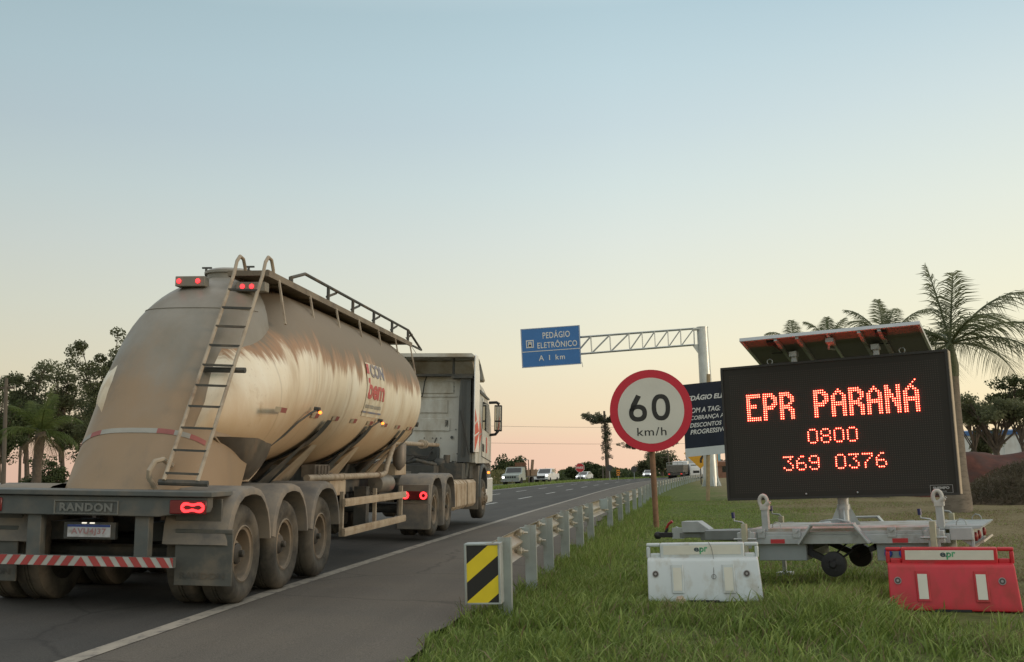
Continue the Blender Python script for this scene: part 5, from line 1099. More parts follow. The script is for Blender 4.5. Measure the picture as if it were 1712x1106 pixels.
mb.add([fN(0, .885, .006), fN(1, .885, .006), fN(1, 1, .006), fN(0, 1, .006)], [(0, 1, 2, 3)], 1)
bpn = mb.build('banner_panel', [navy, mat('white_banner_band', (.50, .54, .55), .45, 0, .05, 3)], bn, smooth=0)
mpp = (W(1218, 700, BYY)-W(1142, 703, BYY)).length/76/wid       # board fraction per photo pixel
def bt_line(s, px0, px1, v0, v1, off): text_box(mb, s, lambda u, v: fN(u, v, .01), (px0-1142)*mpp, (px1-1142)*mpp, v1, v0, off=off, shear=.22)
mb = MB(); bt_line('PEDÁGIO ELETRÔNICO', 1143, 1262, .150, .235, .03); bt_line('COM A TAG:', 1148, 1204, .335, .405, .018); bt_line('COBRANÇA AUTOMÁTICA', 1153, 1260, .43, .515, .014); bt_line('DESCONTOS', 1152, 1205, .545, .605, .018); bt_line('PROGRESSIVOS', 1152, 1219, .635, .70, .018)
mb.build('banner_lettering', mat('banner_white_print', (.62, .63, .62), .5), bpn, smooth=0, fix=False)
for u in (.24, .8):
    mb = MB(); p = fN(u, 0); q = fN(u, 1); xx = W(1183, 831, BYY).x-base2.x if u < .5 else q.x; mb.tube([(xx, .10, -.3), ((xx+p.x)/2, .11, p.z*.5), (p.x+.02, .12, p.z+.35)], .085, 10); mb.build('post', mat('pale_timber', (.33, .25, .14), .8, 0, .2, 8) if u < .5 else bpy.data.materials['pale_timber'], bn)
# ---------------------------------------------------------------- trees
bark = mat('grey_brown_bark', (.11, .085, .065), .9, 0, .25, 6, .4, 25)
bark_p = mat('palm_trunk_bark', (.20, .165, .125), .85, 0, .15, 4, .2, 20, dirt=((.11, .09, .07), .3, 5, (1, 1, 4)))
leaf_a = leafmat('olive_leaves', (.085, .10, .05), (.165, .175, .09), .5)
leaf_b = leafmat('dark_green_leaves', (.045, .065, .026), (.095, .115, .045), .35)
leaf_c = leafmat('araucaria_needles', (.07, .08, .05), (.12, .13, .075), .35)
leaf_p = leafmat('palm_leaflets', (.10, .12, .06), (.19, .21, .11), .5)
leaf_f = leafmat('fan_palm_leaves', (.075, .11, .028), (.15, .18, .055), .4)
leaf_d = leafmat('dead_fronds', (.14, .095, .05), (.21, .15, .085), .3)
corn_m = leafmat('maize_leaves', (.10, .105, .035), (.19, .17, .075), .3)
weed_m = leafmat('dark_weeds', (.07, .06, .035), (.15, .125, .08), .35)
def quads(name, P, size, mats, parent, asp=.55, up=0.0, kind=None, droop=0):
    """many small leaf faces at points P"""
    n = len(P); s = size*rng.uniform(.6, 1.4, n)
    a = rng.normal(size=(n, 3)); a[:, 2] *= (1-up); a[:, 2] -= droop; a /= np.linalg.norm(a, axis=1)[:, None]
    b = rng.normal(size=(n, 3)); b -= a*np.sum(a*b, 1)[:, None]; b /= np.linalg.norm(b, axis=1)[:, None]
    A = a*s[:, None]; Bv = b*(s*asp)[:, None]*.5
    V = np.stack([P-A*.5, P+Bv, P+A*.5, P-Bv], 1).reshape(-1, 3)
    me = bpy.data.meshes.new(name); me.vertices.add(4*n); me.vertices.foreach_set('co', V.ravel().astype(np.float32)); me.loops.add(4*n); me.loops.foreach_set('vertex_index', np.arange(4*n, dtype=np.int32)); me.polygons.add(n); me.polygons.foreach_set('loop_start', (np.arange(n)*4).astype(np.int32)); me.update(calc_edges=True)
    me.materials.append(mats); o = bpy.data.objects.new(name, me); C.objects.link(o); o.parent = parent
    if kind: o['kind'] = kind
    return o
def shell(c, r, n, fill=.55):
    d = rng.normal(size=(n, 3)); d /= np.linalg.norm(d, axis=1)[:, None]; rad_ = (fill+(1-fill)*rng.random(n)**.6)[:, None]
    return np.array(c)+d*rad_*np.array(r)
def tree(name, label, cat, px, py_top, Y, width_px, leaf, lsize, nl, shape='round', trunk_r=.22, base=None, group=None, seed=1, lean=0, nlimb=9, low=.28, gap=.5, sub=5):
    r_ = random.Random(seed)
    x = W(px, 780, Y).x; z0 = gzf(x, Y) if base is None else base; H = W(px, py_top, Y).z-z0; Rw = width_px/2*(Y/1836.0)*1.02
    t = thing(name, label, cat, (x, Y, z0), 0, group)
    mb = MB(); th = H*low; ln = Vector((lean, 0, 0))
    mb.tube([(0, 0, -.3), (.02*H+lean*.3, 0, th*.5), (lean*.6, .02*H, th), (lean, 0, H*.62)], [trunk_r*1.2, trunk_r, trunk_r*.8, trunk_r*.35], 10)
    pts = []
    for k in range(nlimb):
        a = 2*PI*k/nlimb+r_.uniform(-.5, .5); u = r_.uniform(.25, 1)
        if shape == 'flat': rr, zz = Rw*(.35+.62*u), H*r_.uniform(.74, .93)
        elif shape == 'dome': rr = Rw*u*.72; zz = H*(.22+.60*(1-(rr/Rw)**2)*r_.uniform(.5, 1.05))
        else: rr, zz = Rw*.72*u, H*r_.uniform(low+.12, .86)*(1-.12*u)
        e = Vector((lean+rr*math.cos(a), rr*math.sin(a)*.8, zz)); s = Vector((lean*.5, 0, th*r_.uniform(.8, 1.15))); m = s.lerp(e, .5)+Vector((0, 0, H*.04*r_.uniform(-1, 1.5)))
        mb.tube([s, m, e], [trunk_r*.45, trunk_r*.28, trunk_r*.08], 6)
        cs = [e]+[s.lerp(e, r_.uniform(.82 if shape == 'flat' else .5, 1.0))+Vector((r_.uniform(-1, 1), r_.uniform(-1, 1), r_.uniform(-.5, .9)*(.45 if shape == 'flat' else 1)))*Rw*.30 for _ in range(sub)]
        for c in cs[1:]: mb.tube([m, m.lerp(c, .6)+Vector((0, 0, .02*H)), c], [trunk_r*.2, trunk_r*.12, trunk_r*.04], 4)
        for c in cs:
            q = Rw*r_.uniform(.15, .36); qz = q*(.45 if shape == 'flat' else .72)
            pts.append(shell((c.x, c.y, c.z), (q, q, qz), int(nl/(nlimb*(sub+1))*r_.uniform(.6, 1.4)), gap))
    mb.build('trunk', bark, t, smooth=50)
    P = np.concatenate(pts); P = P[P[:, 2] < H]; quads('crown', P, lsize, leaf, t); return t
# left: open-crowned trees behind the truck
for i, (px, top, Y, wpx, sd, n) in enumerate(((40, 535, 62, 125, 3, 16000), (100, 548, 66, 125, 8, 14000), (180, 494, 60, 135, 5, 19000), (150, 600, 70, 115, 11, 11000), (-6, 590, 58, 110, 21, 9000))):
    lab = ['leafy tree with an open airy crown at the left edge above the fan palm', 'leafy tree with a rounded crown between the fan palm and the tallest tree', 'tallest tree at left, its crown partly hidden by the rear of the tanker', 'low bushy tree filling the gap beside the slanted rear of the tanker', 'dark dense tree cut off by the left edge of the photo'][i]
    tree('leafy_tree', lab, 'tree', px, top, Y, wpx, leaf_a if i != 4 else leaf_b, .15, n, 'round', .16, group='trees left of the truck', seed=sd, nlimb=13, low=.30, gap=.35, sub=7)
tree('shrub', 'dense green shrub at left beside the trunk of the fan palm', 'shrub', 80, 745, 55, 90, leaf_b, .14, 5000, 'dome', .06, seed=4, nlimb=10, low=.15)
# distant clumps behind the road
far = [(852, 756, 175, 66, 'dome', leaf_b, 'broad dark tree behind the old flatbed truck', 14),
 (958, 778, 235, 34, 'dome', leaf_b, 'small round tree left of the stop sign', 2), (978, 771, 240, 50, 'dome', leaf_b, 'wide dark tree right behind the stop sign', 7), (1000, 775, 238, 40, 'dome', leaf_b, 'dark tree between the stop sign and the tall araucaria', 9), (1010, 782, 232, 30, 'dome', leaf_a, 'low scrubby tree at the foot of the tall araucaria', 12),
 (1106, 753, 215, 62, 'round', leaf_a, 'loose tall tree right behind the post of the speed sign', 15), (1082, 766, 222, 46, 'round', leaf_a, 'loose tree left behind the post of the speed sign', 16), (1140, 766, 225, 44, 'dome', leaf_b, 'dark tree behind the loaded truck ahead', 17), (1218, 768, 230, 50, 'dome', leaf_b, 'dark tree to the right of the gantry column', 18), (1160, 772, 240, 40, 'dome', leaf_b, 'dark tree behind the white lorry', 19)]
for px, top, Y, wpx, sh_, lf, lab, sd in far: tree('distant_tree', lab, 'tree', px, top, Y, wpx, lf, .42, 6500 if sh_ == 'dome' else 4200, sh_, .28, group='distant trees beyond the road', seed=sd, nlimb=16, low=.16 if sh_ == 'dome' else .3)
# hedge line far off
hx = np.concatenate([rng.uniform(935, 1240, 9000)]); hy = rng.uniform(250, 290, 9000)
P = np.stack([(hx-1098)*hy/1836, hy, np.zeros(9000)], 1); P[:, 2] = gz(P[:, 0], P[:, 1])+rng.random(9000)*(2.0+1.2*noise2(P[:, 0], P[:, 1], .25, 3)); tag(quads('hedge', P, .8, leaf_b, None), kind='stuff')
hx = rng.uniform(-60, 210, 5000); hy = rng.uniform(72, 90, 5000); P = np.stack([(hx-1098)*hy/1836, hy, np.zeros(5000)], 1); P[:, 2] = gz(P[:, 0], P[:, 1])+rng.random(5000)*1.1; tag(quads('undergrowth', P, .3, leaf_b, None), kind='stuff')
# maize field left of the far carriageway
n = 14000; cy_ = rng.uniform(118, 190, n); cx_ = curve(cy_)-26.5-rng.random(n)*22; P = np.stack([cx_, cy_, gz(cx_, cy_)+rng.random(n)*2.1], 1); tag(quads('maize_field', P, .75, corn_m, None, asp=.16, up=-1.0), kind='stuff')
def araucaria(px, py_top, Y, label, seed, half):
    r_ = random.Random(seed); x = W(px, 790, Y).x; z0 = gzf(x, Y); H = W(px-(-0), py_top, Y).z-z0; t = thing('araucaria_tree', label, 'tree', (x, Y, z0), 0, 'araucaria pines'); s = Y/1836.0
    lean = W(px-6, py_top, Y).x-x-0.0
    mb = MB(); mb.tube([(0, 0, -.3), (lean*.4, 0, H*.45), (lean, 0, H*.97)], [.42, .34, .2], 10); pts = []
    nb = 15
    for k in range(nb):
        a = 2*PI*k/nb+r_.uniform(-.25, .25); L = half*s*r_.uniform(.72, 1.05); z1 = H*.80+r_.uniform(0, .5)
        b0 = Vector((lean*.95, 0, z1)); p1 = b0+Vector((math.cos(a)*L*.5, math.sin(a)*L*.5, -.15)); p2 = b0+Vector((math.cos(a)*L, math.sin(a)*L, H*.10*r_.uniform(.7, 1.1)))
        mb.tube([b0, p1, p2], [.10, .08, .04], 6)
        for j in range(10):
            u = r_.uniform(.25, 1.05)**.7; c = b0.lerp(p1, u*2) if u < .5 else p1.lerp(p2, u*2-1); c = c+Vector((r_.uniform(-.5, .5), r_.uniform(-.5, .5), r_.uniform(.0, .8)*H*.05)); pts.append(shell(c, (.42, .42, .32), 55, .3))
    for k in range(70):
        z = H*r_.uniform(.30, .80); a = r_.uniform(0, 2*PI); L = r_.uniform(.15, 1.0)*(1.15-.5*(z/H-.3)); c = Vector((lean*z/H+math.cos(a)*L, math.sin(a)*L, z)); mb.tube([(lean*z/H, 0, z-.1), c], [.05, .02], 4); pts.append(shell(c, (.34, .34, .42), 40, .3))
    mb.build('trunk', bark, t, smooth=50); quads('crown', np.concatenate(pts), .22, leaf_c, t)
araucaria(1016, 683, 205, 'tall araucaria with a flat umbrella crown and shaggy trunk, left of the speed sign', 5, 40)
araucaria(1092, 738, 230, 'araucaria mostly hidden by the speed sign, one branch tip showing at its lower left', 9, 52)
# right: flat-crowned trees in front of the white building
for i, (px, top, Y, wpx, sd) in enumerate(((1668, 652, 52, 125, 31), (1632, 662, 60, 72, 32), (1712, 618, 56, 90, 33), (1650, 690, 62, 60, 34))):
    lab = ['spreading flat-crowned tree in front of the white building at right', 'slim flat-topped tree beside the palm trunk at right', 'taller dark tree cut off by the right edge of the photo', 'young low tree in front of the white building'][i]
    tree('flat_crowned_tree', lab, 'tree', px, top, Y, wpx, leaf_a if i != 2 else leaf_b, .12, 7500, 'flat' if i != 3 else 'round', .10 if i else .16, group='trees on the right', seed=sd, nlimb=12, low=.42, gap=.3, sub=6)
# palms
def frond(mb_s, lf, base, az, elev, L, droop, nl=62, ll=.55, roll=0, plum=.5, r_=random):
    d = Vector((math.cos(az)*math.cos(elev), math.sin(az)*math.cos(elev), math.sin(elev))); p = Vector(base); pts = [p.copy()]; n = 16
    for k in range(n):
        d = (d+Vector((0, 0, -droop*(.3+1.4*k/n)/n))).normalized(); p = p+d*(L/n); pts.append(p.copy())
    mb_s.tube(pts, [.035*(1-.85*k/n)+.004 for k in range(n+1)], 6)
    for k in range(nl):
        u = .10+.90*k/nl; i = min(n-1, int(u*n)); q = pts[i].lerp(pts[i+1], u*n-i); tn = (pts[i+1]-pts[i]).normalized(); sd_ = tn.cross(Vector((0, 0, 1))).normalized(); upv = sd_.cross(tn)
        for s in (-1, 1):
            l_ = ll*(.35+1.1*math.sin(PI*min(1, .15+.85*u))**.8)*r_.uniform(.8, 1.1); an = r_.uniform(-plum, plum)
            dd = (tn*.55+sd_*s*math.cos(an)*.8+upv*math.sin(an)*.6+Vector((0, 0, -.15))).normalized()
            m = q+dd*l_*.5+Vector((0, 0, -.03*l_)); e = q+dd*l_+Vector((0, 0, -.28*l_)); wv = tn*.008+Vector((0, 0, .003))
            lf.add([q-wv, q+wv, m+wv*1.3, m-wv*1.3, e], [(0, 1, 2, 3), (3, 2, 4)])
def royal_palm(label, bx, by, crown_px, crown_py, fr, trunk=(.34, .20), shaft_h=1.0, ll=.5, seed=3):
    r_ = random.Random(seed); z0 = gzf(bx, by); c = W(crown_px, crown_py, by)-Vector((bx, by, z0)); t = thing('royal_palm', label, 'palm tree', (bx, by, z0), 0, 'royal palms')
    H = c.z; mb = MB(); mb.tube([(0, 0, -.2), (c.x*.05, 0, H*.06), (c.x*.2, 0, H*.25), (c.x*.55, 0, H*.6), (c.x*.9, 0, H-shaft_h)], [trunk[0], trunk[0]*.96, trunk[0]*.74, trunk[1], trunk[1]*.8], 20); mb.build('trunk', bark_p, t, smooth=60)
    mb = MB(); mb.tube([(c.x*.9, 0, H-shaft_h), (c.x*.93, 0, H-shaft_h*.7), (c.x, 0, H)], [trunk[1]*.85, trunk[1]*.9, trunk[1]*.35], 14); mb.build('crown_shaft', mat('green_crown_shaft', (.07, .085, .03), .6, 0, .2, 3) if 'green_crown_shaft' not in bpy.data.materials else bpy.data.materials['green_crown_shaft'], t, smooth=60)
    for az, el, L, dr in fr:
        st, lf = MB(), MB(); frond(st, lf, c+Vector((0, 0, -.1)), rad(az), rad(el), L, dr, 72, ll, r_=r_); f = lf.build('frond', leaf_p, t, smooth=0, fix=False); st.build('midrib', bpy.data.materials['green_crown_shaft'], f)
PX, PYY = W(1602, 851, 31).x, 31.0
royal_palm('royal palm with a swollen trunk right behind the message board', PX, PYY, 1588, 568, [(160, 80, 2.3, .45), (20, 83, 2.0, .2), (5, 52, 3.2, 1.5), (350, 30, 3.1, 1.5), (320, 12, 2.7, 1.3), (30, 5, 2.6, 1.2), (210, 25, 2.3, 1.4), (175, 40, 2.2, 1.6), (250, -5, 2.4, 1.0), (290, 40, 2.4, 1.6), (90, 30, 2.6, 1.5), (130, 10, 2.4, 1.2), (200, -20, 1.8, .8)], (.38, .21), 1.0, .74)
for i, (bx_px, by, cx, cyy, fr) in enumerate(((1470, 46, 1482, 572, [(178, 38, 3.0, 1.4), (150, 62, 2.4, 1.2), (60, 66, 2.2, 1.2), (5, 58, 2.6, 1.4), (90, 40, 2.5, 1.4), (215, 48, 2.4, 1.4), (110, 80, 2.0, .6)]), (1385, 60, 1386, 574, [(180, 65, 1.9, 1.3), (20, 70, 1.9, 1.3), (90, 82, 1.6, .6), (230, 40, 1.9, 1.3), (330, 40, 1.9, 1.3)]), (1326, 62, 1328, 576, [(175, 55, 1.9, 1.6), (25, 45, 2.1, 1.5), (90, 75, 1.7, .9), (250, 35, 1.8, 1.5)]))):
    royal_palm(['royal palm whose broad crown rises above the right half of the solar panel', 'royal palm crown peeping over the middle of the solar panel', 'royal palm crown peeping over the left half of the solar panel'][i], W(bx_px, 800, by).x, by, cx, cyy, fr, (.34, .2), 1.0, .5, 5+i)
# fan palm at left with a skirt of dead fronds
fx_, fy_ = W(60, 800, 48).x, 48.0; fz_ = gzf(fx_, fy_); fp = thing('fan_palm', 'stout palm with arching green fronds and hanging dead ones at far left', 'palm tree', (fx_, fy_, fz_))
ch = W(68, 722, 48).z-fz_; mb = MB(); mb.tube([(0, 0, -.2), (.05, 0, ch*.6), (.2, 0, ch+.1)], [.24, .20, .24], 12); mb.build('trunk', bark, fp, smooth=50)
r_ = random.Random(6)
for k in range(17):
    a = 2*PI*k/17*2.4+r_.uniform(-.3, .3); el = 82-k*5.2; st, lf = MB(), MB(); frond(st, lf, (.2, 0, ch), a, rad(el), r_.uniform(1.9, 2.4), 1.1+.035*k, 46, .46, plum=.35, r_=r_); f = lf.build('frond', leaf_f, fp, smooth=0, fix=False); st.build('midrib', leaf_f, f)
for k in range(7):
    a = 2*PI*k/7+.4; st, lf = MB(), MB(); frond(st, lf, (.2, 0, ch-.1), a, rad(-25), 1.5, 1.3, 30, .40, plum=.4, r_=r_); f = lf.build('dead_frond', leaf_d, fp, smooth=0, fix=False); st.build('midrib', leaf_d, f)
# earth heap with weeds at right
def heap(name, label, cx, cy, rx, ry, h, m, sd, amp=.25):
    z0 = gzf(cx, cy); mb = MB(); nu, nv = 48, 24; vs = []; r = np.random.default_rng(sd)
    for i in range(nv+1):
        for j in range(nu):
            a = 2*PI*j/nu; t = i/nv; x, y = rx*t*math.cos(a), ry*t*math.sin(a); k = (1-t**2)**1.1; z = h*k*(1+amp*float(noise2(np.array(cx+x), np.array(cy+y), 1.1, sd)))+.12*k*float(noise2(np.array(cx+x), np.array(cy+y), 3.7, sd+1))
            vs.append((x, y, max(z, -.05) if t < 1 else -.1))
    mb.add(vs, [(i*nu+j, (i+1)*nu+j, (i+1)*nu+(j+1) % nu, i*nu+(j+1) % nu) for i in range(nv) for j in range(nu)]); o = mb.build(name, m, loc=(cx, cy, z0), smooth=80); return o
earth_m = mat('red_earth', (.085, .027, .016), .95, 0, .35, 3.5, 1.0, 4, dirt=((.05, .02, .013), .5, 1.6, (1, 1, 1)))
hY = 47.0; e1 = heap('earth_mound', '', W(1662, 800, hY).x, hY, 3.6, 3.2, 1.75, earth_m, 4, .5); tag(e1, 'heap of bare red earth behind the palm trunk at right', 'earth heap')
hY2 = 37.0; c2 = W(1712, 830, hY2); e2 = heap('weedy_mound', '', c2.x+.75, hY2, 3.0, 2.4, 1.0, mat('weedy_soil', (.085, .062, .038), .95, 0, .3, 3, .8, 6), 8); tag(e2, 'low bank overgrown with dark dry weeds at the right edge', 'earth bank')
n = 16000; a = rng.uniform(0, 2*PI, n); t_ = np.sqrt(rng.random(n)); x, y = 2.9*t_*np.cos(a), 2.4*t_*np.sin(a); zz = 1.0*(1-t_**2)**1.1; zz *= (1+.25*noise2(c2.x+.75+x, hY2+y, 1.1, 8)); P = np.stack([x, y, zz+rng.random(n)**2*.32], 1); q = quads('weeds', P, .22, weed_m, e2, asp=.10, up=-.6, kind='stuff')
# ---------------------------------------------------------------- distant vehicles
head_m = emis('lit_headlamp', (1, .96, .88), 6, (.6, .6, .6)); tail_m = emis('lit_tail_lamp', (1, .05, .03), .8, (.3, .01, .01))
carw, carsil = mat('white_car_paint', (.70, .71, .70), .3, 0, .03, 2, coat=.4), mat('pale_silver_car_paint', (.30, .34, .31), .35, .2, .05, 2)
tyre_s = mat('black_tyre', (.02, .02, .02), .9)
def wheelset(t, ys, hx, r, w=.22):
    for y in ys:
        for sx in (-1, 1):
            mb = MB(); mb.lathe([(r*.55, -w/2), (r*.92, -w/2), (r, -w/2+.03), (r, w/2-.03), (r*.92, w/2), (r*.55, w/2)], 20, 'x', (0, 0, 0)); o = mb.build('wheel', tyre_s, t, loc=(sx*(hx-w/2), y, r)); m2 = MB(); m2.lathe([(r*.56, w*.3), (r*.5, w*.42), (0, w*.45)], 14, 'x') if sx > 0 else m2.lathe([(r*.56, -w*.3), (r*.5, -w*.42), (0, -w*.45)], 14, 'x'); m2.build('rim', galv_dull, o)
def veh(name, label, cat, X, Y, rz, group=None): return thing(name, label, cat, (X, Y, gzf(X, Y)), rz, group)
def body(t, prof, hw, m, glass, taper=.12, name='body', bev=.04):
    """prof: side outline (y forward, z); hw half width; cabin narrows above the belt"""
    belt = max(p[1] for p in prof)*.60; vs = []; n = len(prof)
    def wd(z): return hw if z < belt else hw*(1-taper*(z-belt)/(max(p[1] for p in prof)-belt))
    for s in (-1, 1): vs += [Vector((s*wd(z), y, z)) for y, z in prof]
    mb = MB(); mb.add(vs, [tuple(range(n-1, -1, -1)), tuple(range(n, 2*n))]+[(i, (i+1) % n, n+(i+1) % n, n+i) for i in range(n)]); b = mb.build(name, m, t, smooth=25, bev=bev)
    for nm, quad in glass:
        m2 = MB(); m2.add([Vector(p) for p in quad], [tuple(range(len(quad)))]); c = m2.build(nm, dglass, b, smooth=0, fix=False)
    return b, wd
def lights(t, y, xs, z, m, w=.16, h=.10, nm='headlight'):
    for x in xs: mb = MB(); mb.box(x-w/2, x+w/2, min(y, y+.03), max(y, y+.03), z-h/2, z+h/2); mb.build(nm, m, t, bev=.02)
def sedan(label, px, Y, rz, paint, k=1.0):
    X = W(px, 795, Y).x; t = veh('car', label, 'car', X, Y, rz, 'cars coming towards the camera')
    pr = [(-2.0, .35), (2.05, .30), (2.1, .62), (1.9, .80), (.95, .98), (.15, 1.45), (-.9, 1.47), (-1.75, 1.05), (-2.05, .98)]
    b, wd = body(t, pr, .86, paint, [('windscreen', [(-.70, .97, 1.02), (.70, .97, 1.02), (.60, .22, 1.43), (-.60, .22, 1.43)]), ('side_window', [(.845, .75, 1.03), (.78, .12, 1.40), (.78, -.85, 1.41), (.84, -1.45, 1.06)]), ('side_window', [(-.845, .75, 1.03), (-.78, .12, 1.40), (-.78, -.85, 1.41), (-.84, -1.45, 1.06)])])
    mb = MB(); mb.box(-.45, .45, 2.08, 2.12, .42, .64); mb.box(-.8, .8, 2.06, 2.10, .30, .40); mb.build('grille', black, b); lights(t, 2.0, (-.64, .64), .72, head_m, .24, .12); wheelset(t, (1.3, -1.3), .86, .31); mb = MB(); mb.box(.86, 1.0, .7, .85, .98, 1.1); mb.box(-1.0, -.86, .7, .85, .98, 1.1); mb.build('mirrors', paint, b); return t
sedan('white car with headlamps lit behind the red stop sign', 977, 182, rad(165), carw)
sedan('white car with headlamps lit on the road left of the speed sign post', 1085, 205, rad(172), carw)
# white pickup
X = W(914, 800, 135).x; t = veh('pickup_truck', 'white pickup with headlamps lit right of the old flatbed truck', 'pickup truck', X, 135, rad(170))
pr = [(-2.6, .55), (-2.6, 1.12), (-.9, 1.14), (-.75, 1.78), (.45, 1.80), (1.15, 1.25), (2.45, 1.12), (2.6, .95), (2.62, .5), (1.9, .42), (-1.9, .45)]
b, wd = body(t, pr, .93, carw, [('windscreen', [(-.76, 1.18, 1.27), (.76, 1.18, 1.27), (.66, .52, 1.75), (-.66, .52, 1.75)]), ('side_window', [(.90, .95, 1.27), (.86, .42, 1.70), (.86, -.62, 1.70), (.90, -.78, 1.25)]), ('side_window', [(-.90, .95, 1.27), (-.86, .42, 1.70), (-.86, -.62, 1.70), (-.90, -.78, 1.25)])])
mb = MB(); mb.prism([(-.55, .95), (.55, .95), (.48, .62), (-.48, .62)], lambda u, v, d: Vector((u, 2.61+d, v)), 0, .03); mb.box(-.8, .8, 2.6, 2.63, .46, .54); mb.build('grille', black, b); lights(t, 2.6, (-.74, .74), .98, head_m, .28, .13); wheelset(t, (1.6, -1.55), .93, .39, .26)
mb = MB(); mb.box(.93, 1.12, .85, 1.0, 1.2, 1.4); mb.box(-1.12, -.93, .85, 1.0, 1.2, 1.4); mb.build('mirrors', carw, b)
# old flatbed truck
X = W(868, 803, 120).x; t = veh('flatbed_truck', 'old pale green flatbed truck with a load of boards and one headlamp lit', 'truck', X, 120, rad(169))
pr = [(.6, .55), (.6, 1.95), (1.55, 1.98), (1.95, 1.35), (2.9, 1.22), (3.05, 1.15), (3.05, .60), (2.6, .5)]
b, wd = body(t, pr, 1.0, carsil, [('windscreen', [(-.85, 1.93, 1.40), (.85, 1.93, 1.40), (.78, 1.62, 1.90), (-.78, 1.62, 1.90)]), ('side_window', [(.985, 1.75, 1.42), (.95, 1.50, 1.88), (.95, .85, 1.88), (.985, .8, 1.42)])], .07, 'cab', .05)
mb = MB()
for k in range(5): mb.box(-.62+k*.26, -.44+k*.26, 3.05, 3.07, .82, 1.02)
mb.build('grille', black, b); mb = MB(); mb.box(-1.05, 1.05, 3.02, 3.15, .45, .60); mb.build('bumper', galv_dull, b)
lights(t, 3.05, (.80,), .92, head_m, .22, .2); lights(t, 3.05, (-.80,), .92, mat('unlit_lamp', (.4, .4, .38), .2), .22, .2)
mb = MB(); mb.box(-1.1, 1.1, -3.2, .5, .85, 1.0); mb.build('flatbed', chassis_m, t); mb = MB(); mb.box(-1.1, -1.04, -3.2, .45, 1.0, 1.65); mb.box(1.04, 1.1, -3.2, .45, 1.0, 1.65); mb.box(-1.04, 1.04, .40, .46, 1.0, 2.1); mb.build('side_boards', mat('old_brown_boards', (.16, .11, .07), .85, 0, .3, 6), t)
mb = MB(); mb.beam((-1.15, -.9, 1.0), (-1.35, -.9, 2.75), .75, .1, upv=(1, 0, 0)); mb.build('raised_tailboard', bpy.data.materials['old_brown_boards'], t); wheelset(t, (2.2, -1.9), 1.0, .46, .28)
q = W(866, 781, 122); mb = MB(); mb.box(-.55, .55, -.5, .5, 0, .45); 
for k in range(4): mb.box(-.57, .57, -.52+k*.3, -.42+k*.3, .02, .46)
o = mb.build('wooden_crate', mat('reddish_boards', (.20, .10, .055), .85, 0, .25, 5), loc=(X+.0, 121.6, gzf(X, 120)+2.02), smooth=0); tag(o, 'reddish wooden crate stacked on the old flatbed truck behind its cab', 'crate')
for ch_ in (): pass
# loaded truck driving away, seen over the end of the rail
Y = 172; X = W(1129, 790, Y).x; t = veh('dump_truck', 'loaded grey truck driving away beyond the end of the guard rail', 'truck', X, Y, rad(-9)); g_ = mat('grey_tipper_body', (.12, .11, .09), .7, 0, .2, 3)
mb = MB(); mb.prism([(-1.25, 1.0), (1.25, 1.0), (1.35, 2.1), (-1.35, 2.1)], lambda u, v, d: Vector((u, d, v)), -.1, 5.5); bd = mb.build('tipper_body', g_, t, bev=.03); mb = MB(); 
for z in (2.12, 2.5): mb.box(-1.3, 1.3, -.08, 0, z, z+.06)
for x in (-1.28, -.4, .4, 1.22): mb.box(x, x+.06, -.08, 0, 1.0, 2.55)
mb.build('tailgate_rail', galv_dull, bd); mb = MB(); mb.box(-1.2, 1.2, -.05, .1, .55, .95); cb_ = mb.build('rear_frame', chassis_m, t); lights(t, -.1, (-.95, .95), .75, tail_m, .26, .12, 'tail_light'); mb = MB(); mb.box(-1.2, 1.2, 5.7, 7.2, .6, 2.7); mb.build('cab', carw, t, bev=.1); wheelset(t, (.9, 2.2, 6.4), 1.2, .5, .5)
# white lorry facing the camera
Y = 178; X = W(1163, 792, Y).x; t = veh('box_lorry', 'white lorry facing the camera beside the gantry column', 'truck', X, Y, rad(186))
mb = MB(); mb.loft([[Vector((x, y, z)) for x, z in ((-1.05, .5), (1.05, .5), (1.05, 1.9), (.98, 2.35), (-.98, 2.35), (-1.05, 1.9))] for y in (-.9, .75)]+[[Vector((x, .9, z)) for x, z in ((-1.0, .55), (1.0, .55), (1.0, 1.5), (.9, 1.6), (-.9, 1.6), (-1.0, 1.5))]]); cbb = mb.build('cab', carw, t, bev=.06)
mb = MB(); mb.add([(-.9, .86, 1.52), (.9, .86, 1.52), (.85, .80, 2.2), (-.85, .80, 2.2)], [(0, 1, 2, 3)]); mb.build('windscreen', dglass, cbb, smooth=0, fix=False); mb = MB(); mb.box(-.5, .5, .9, .93, .85, 1.25); mb.build('grille', black, cbb); mb = MB(); mb.box(-1.05, 1.05, .88, 1.0, .42, .7); mb.build('bumper', carw, cbb); lights(t, .93, (-.78, .78), .80, mat('lamp_lens', (.7, .7, .68), .15), .25, .16); mb = MB(); mb.box(-1.1, 1.1, -5, -1, .9, 1.05); mb.box(-.4, .4, -5, .5, .55, .9); mb.build('chassis', chassis_m, t); wheelset(t, (.1, -3.6), 1.05, .46, .3)
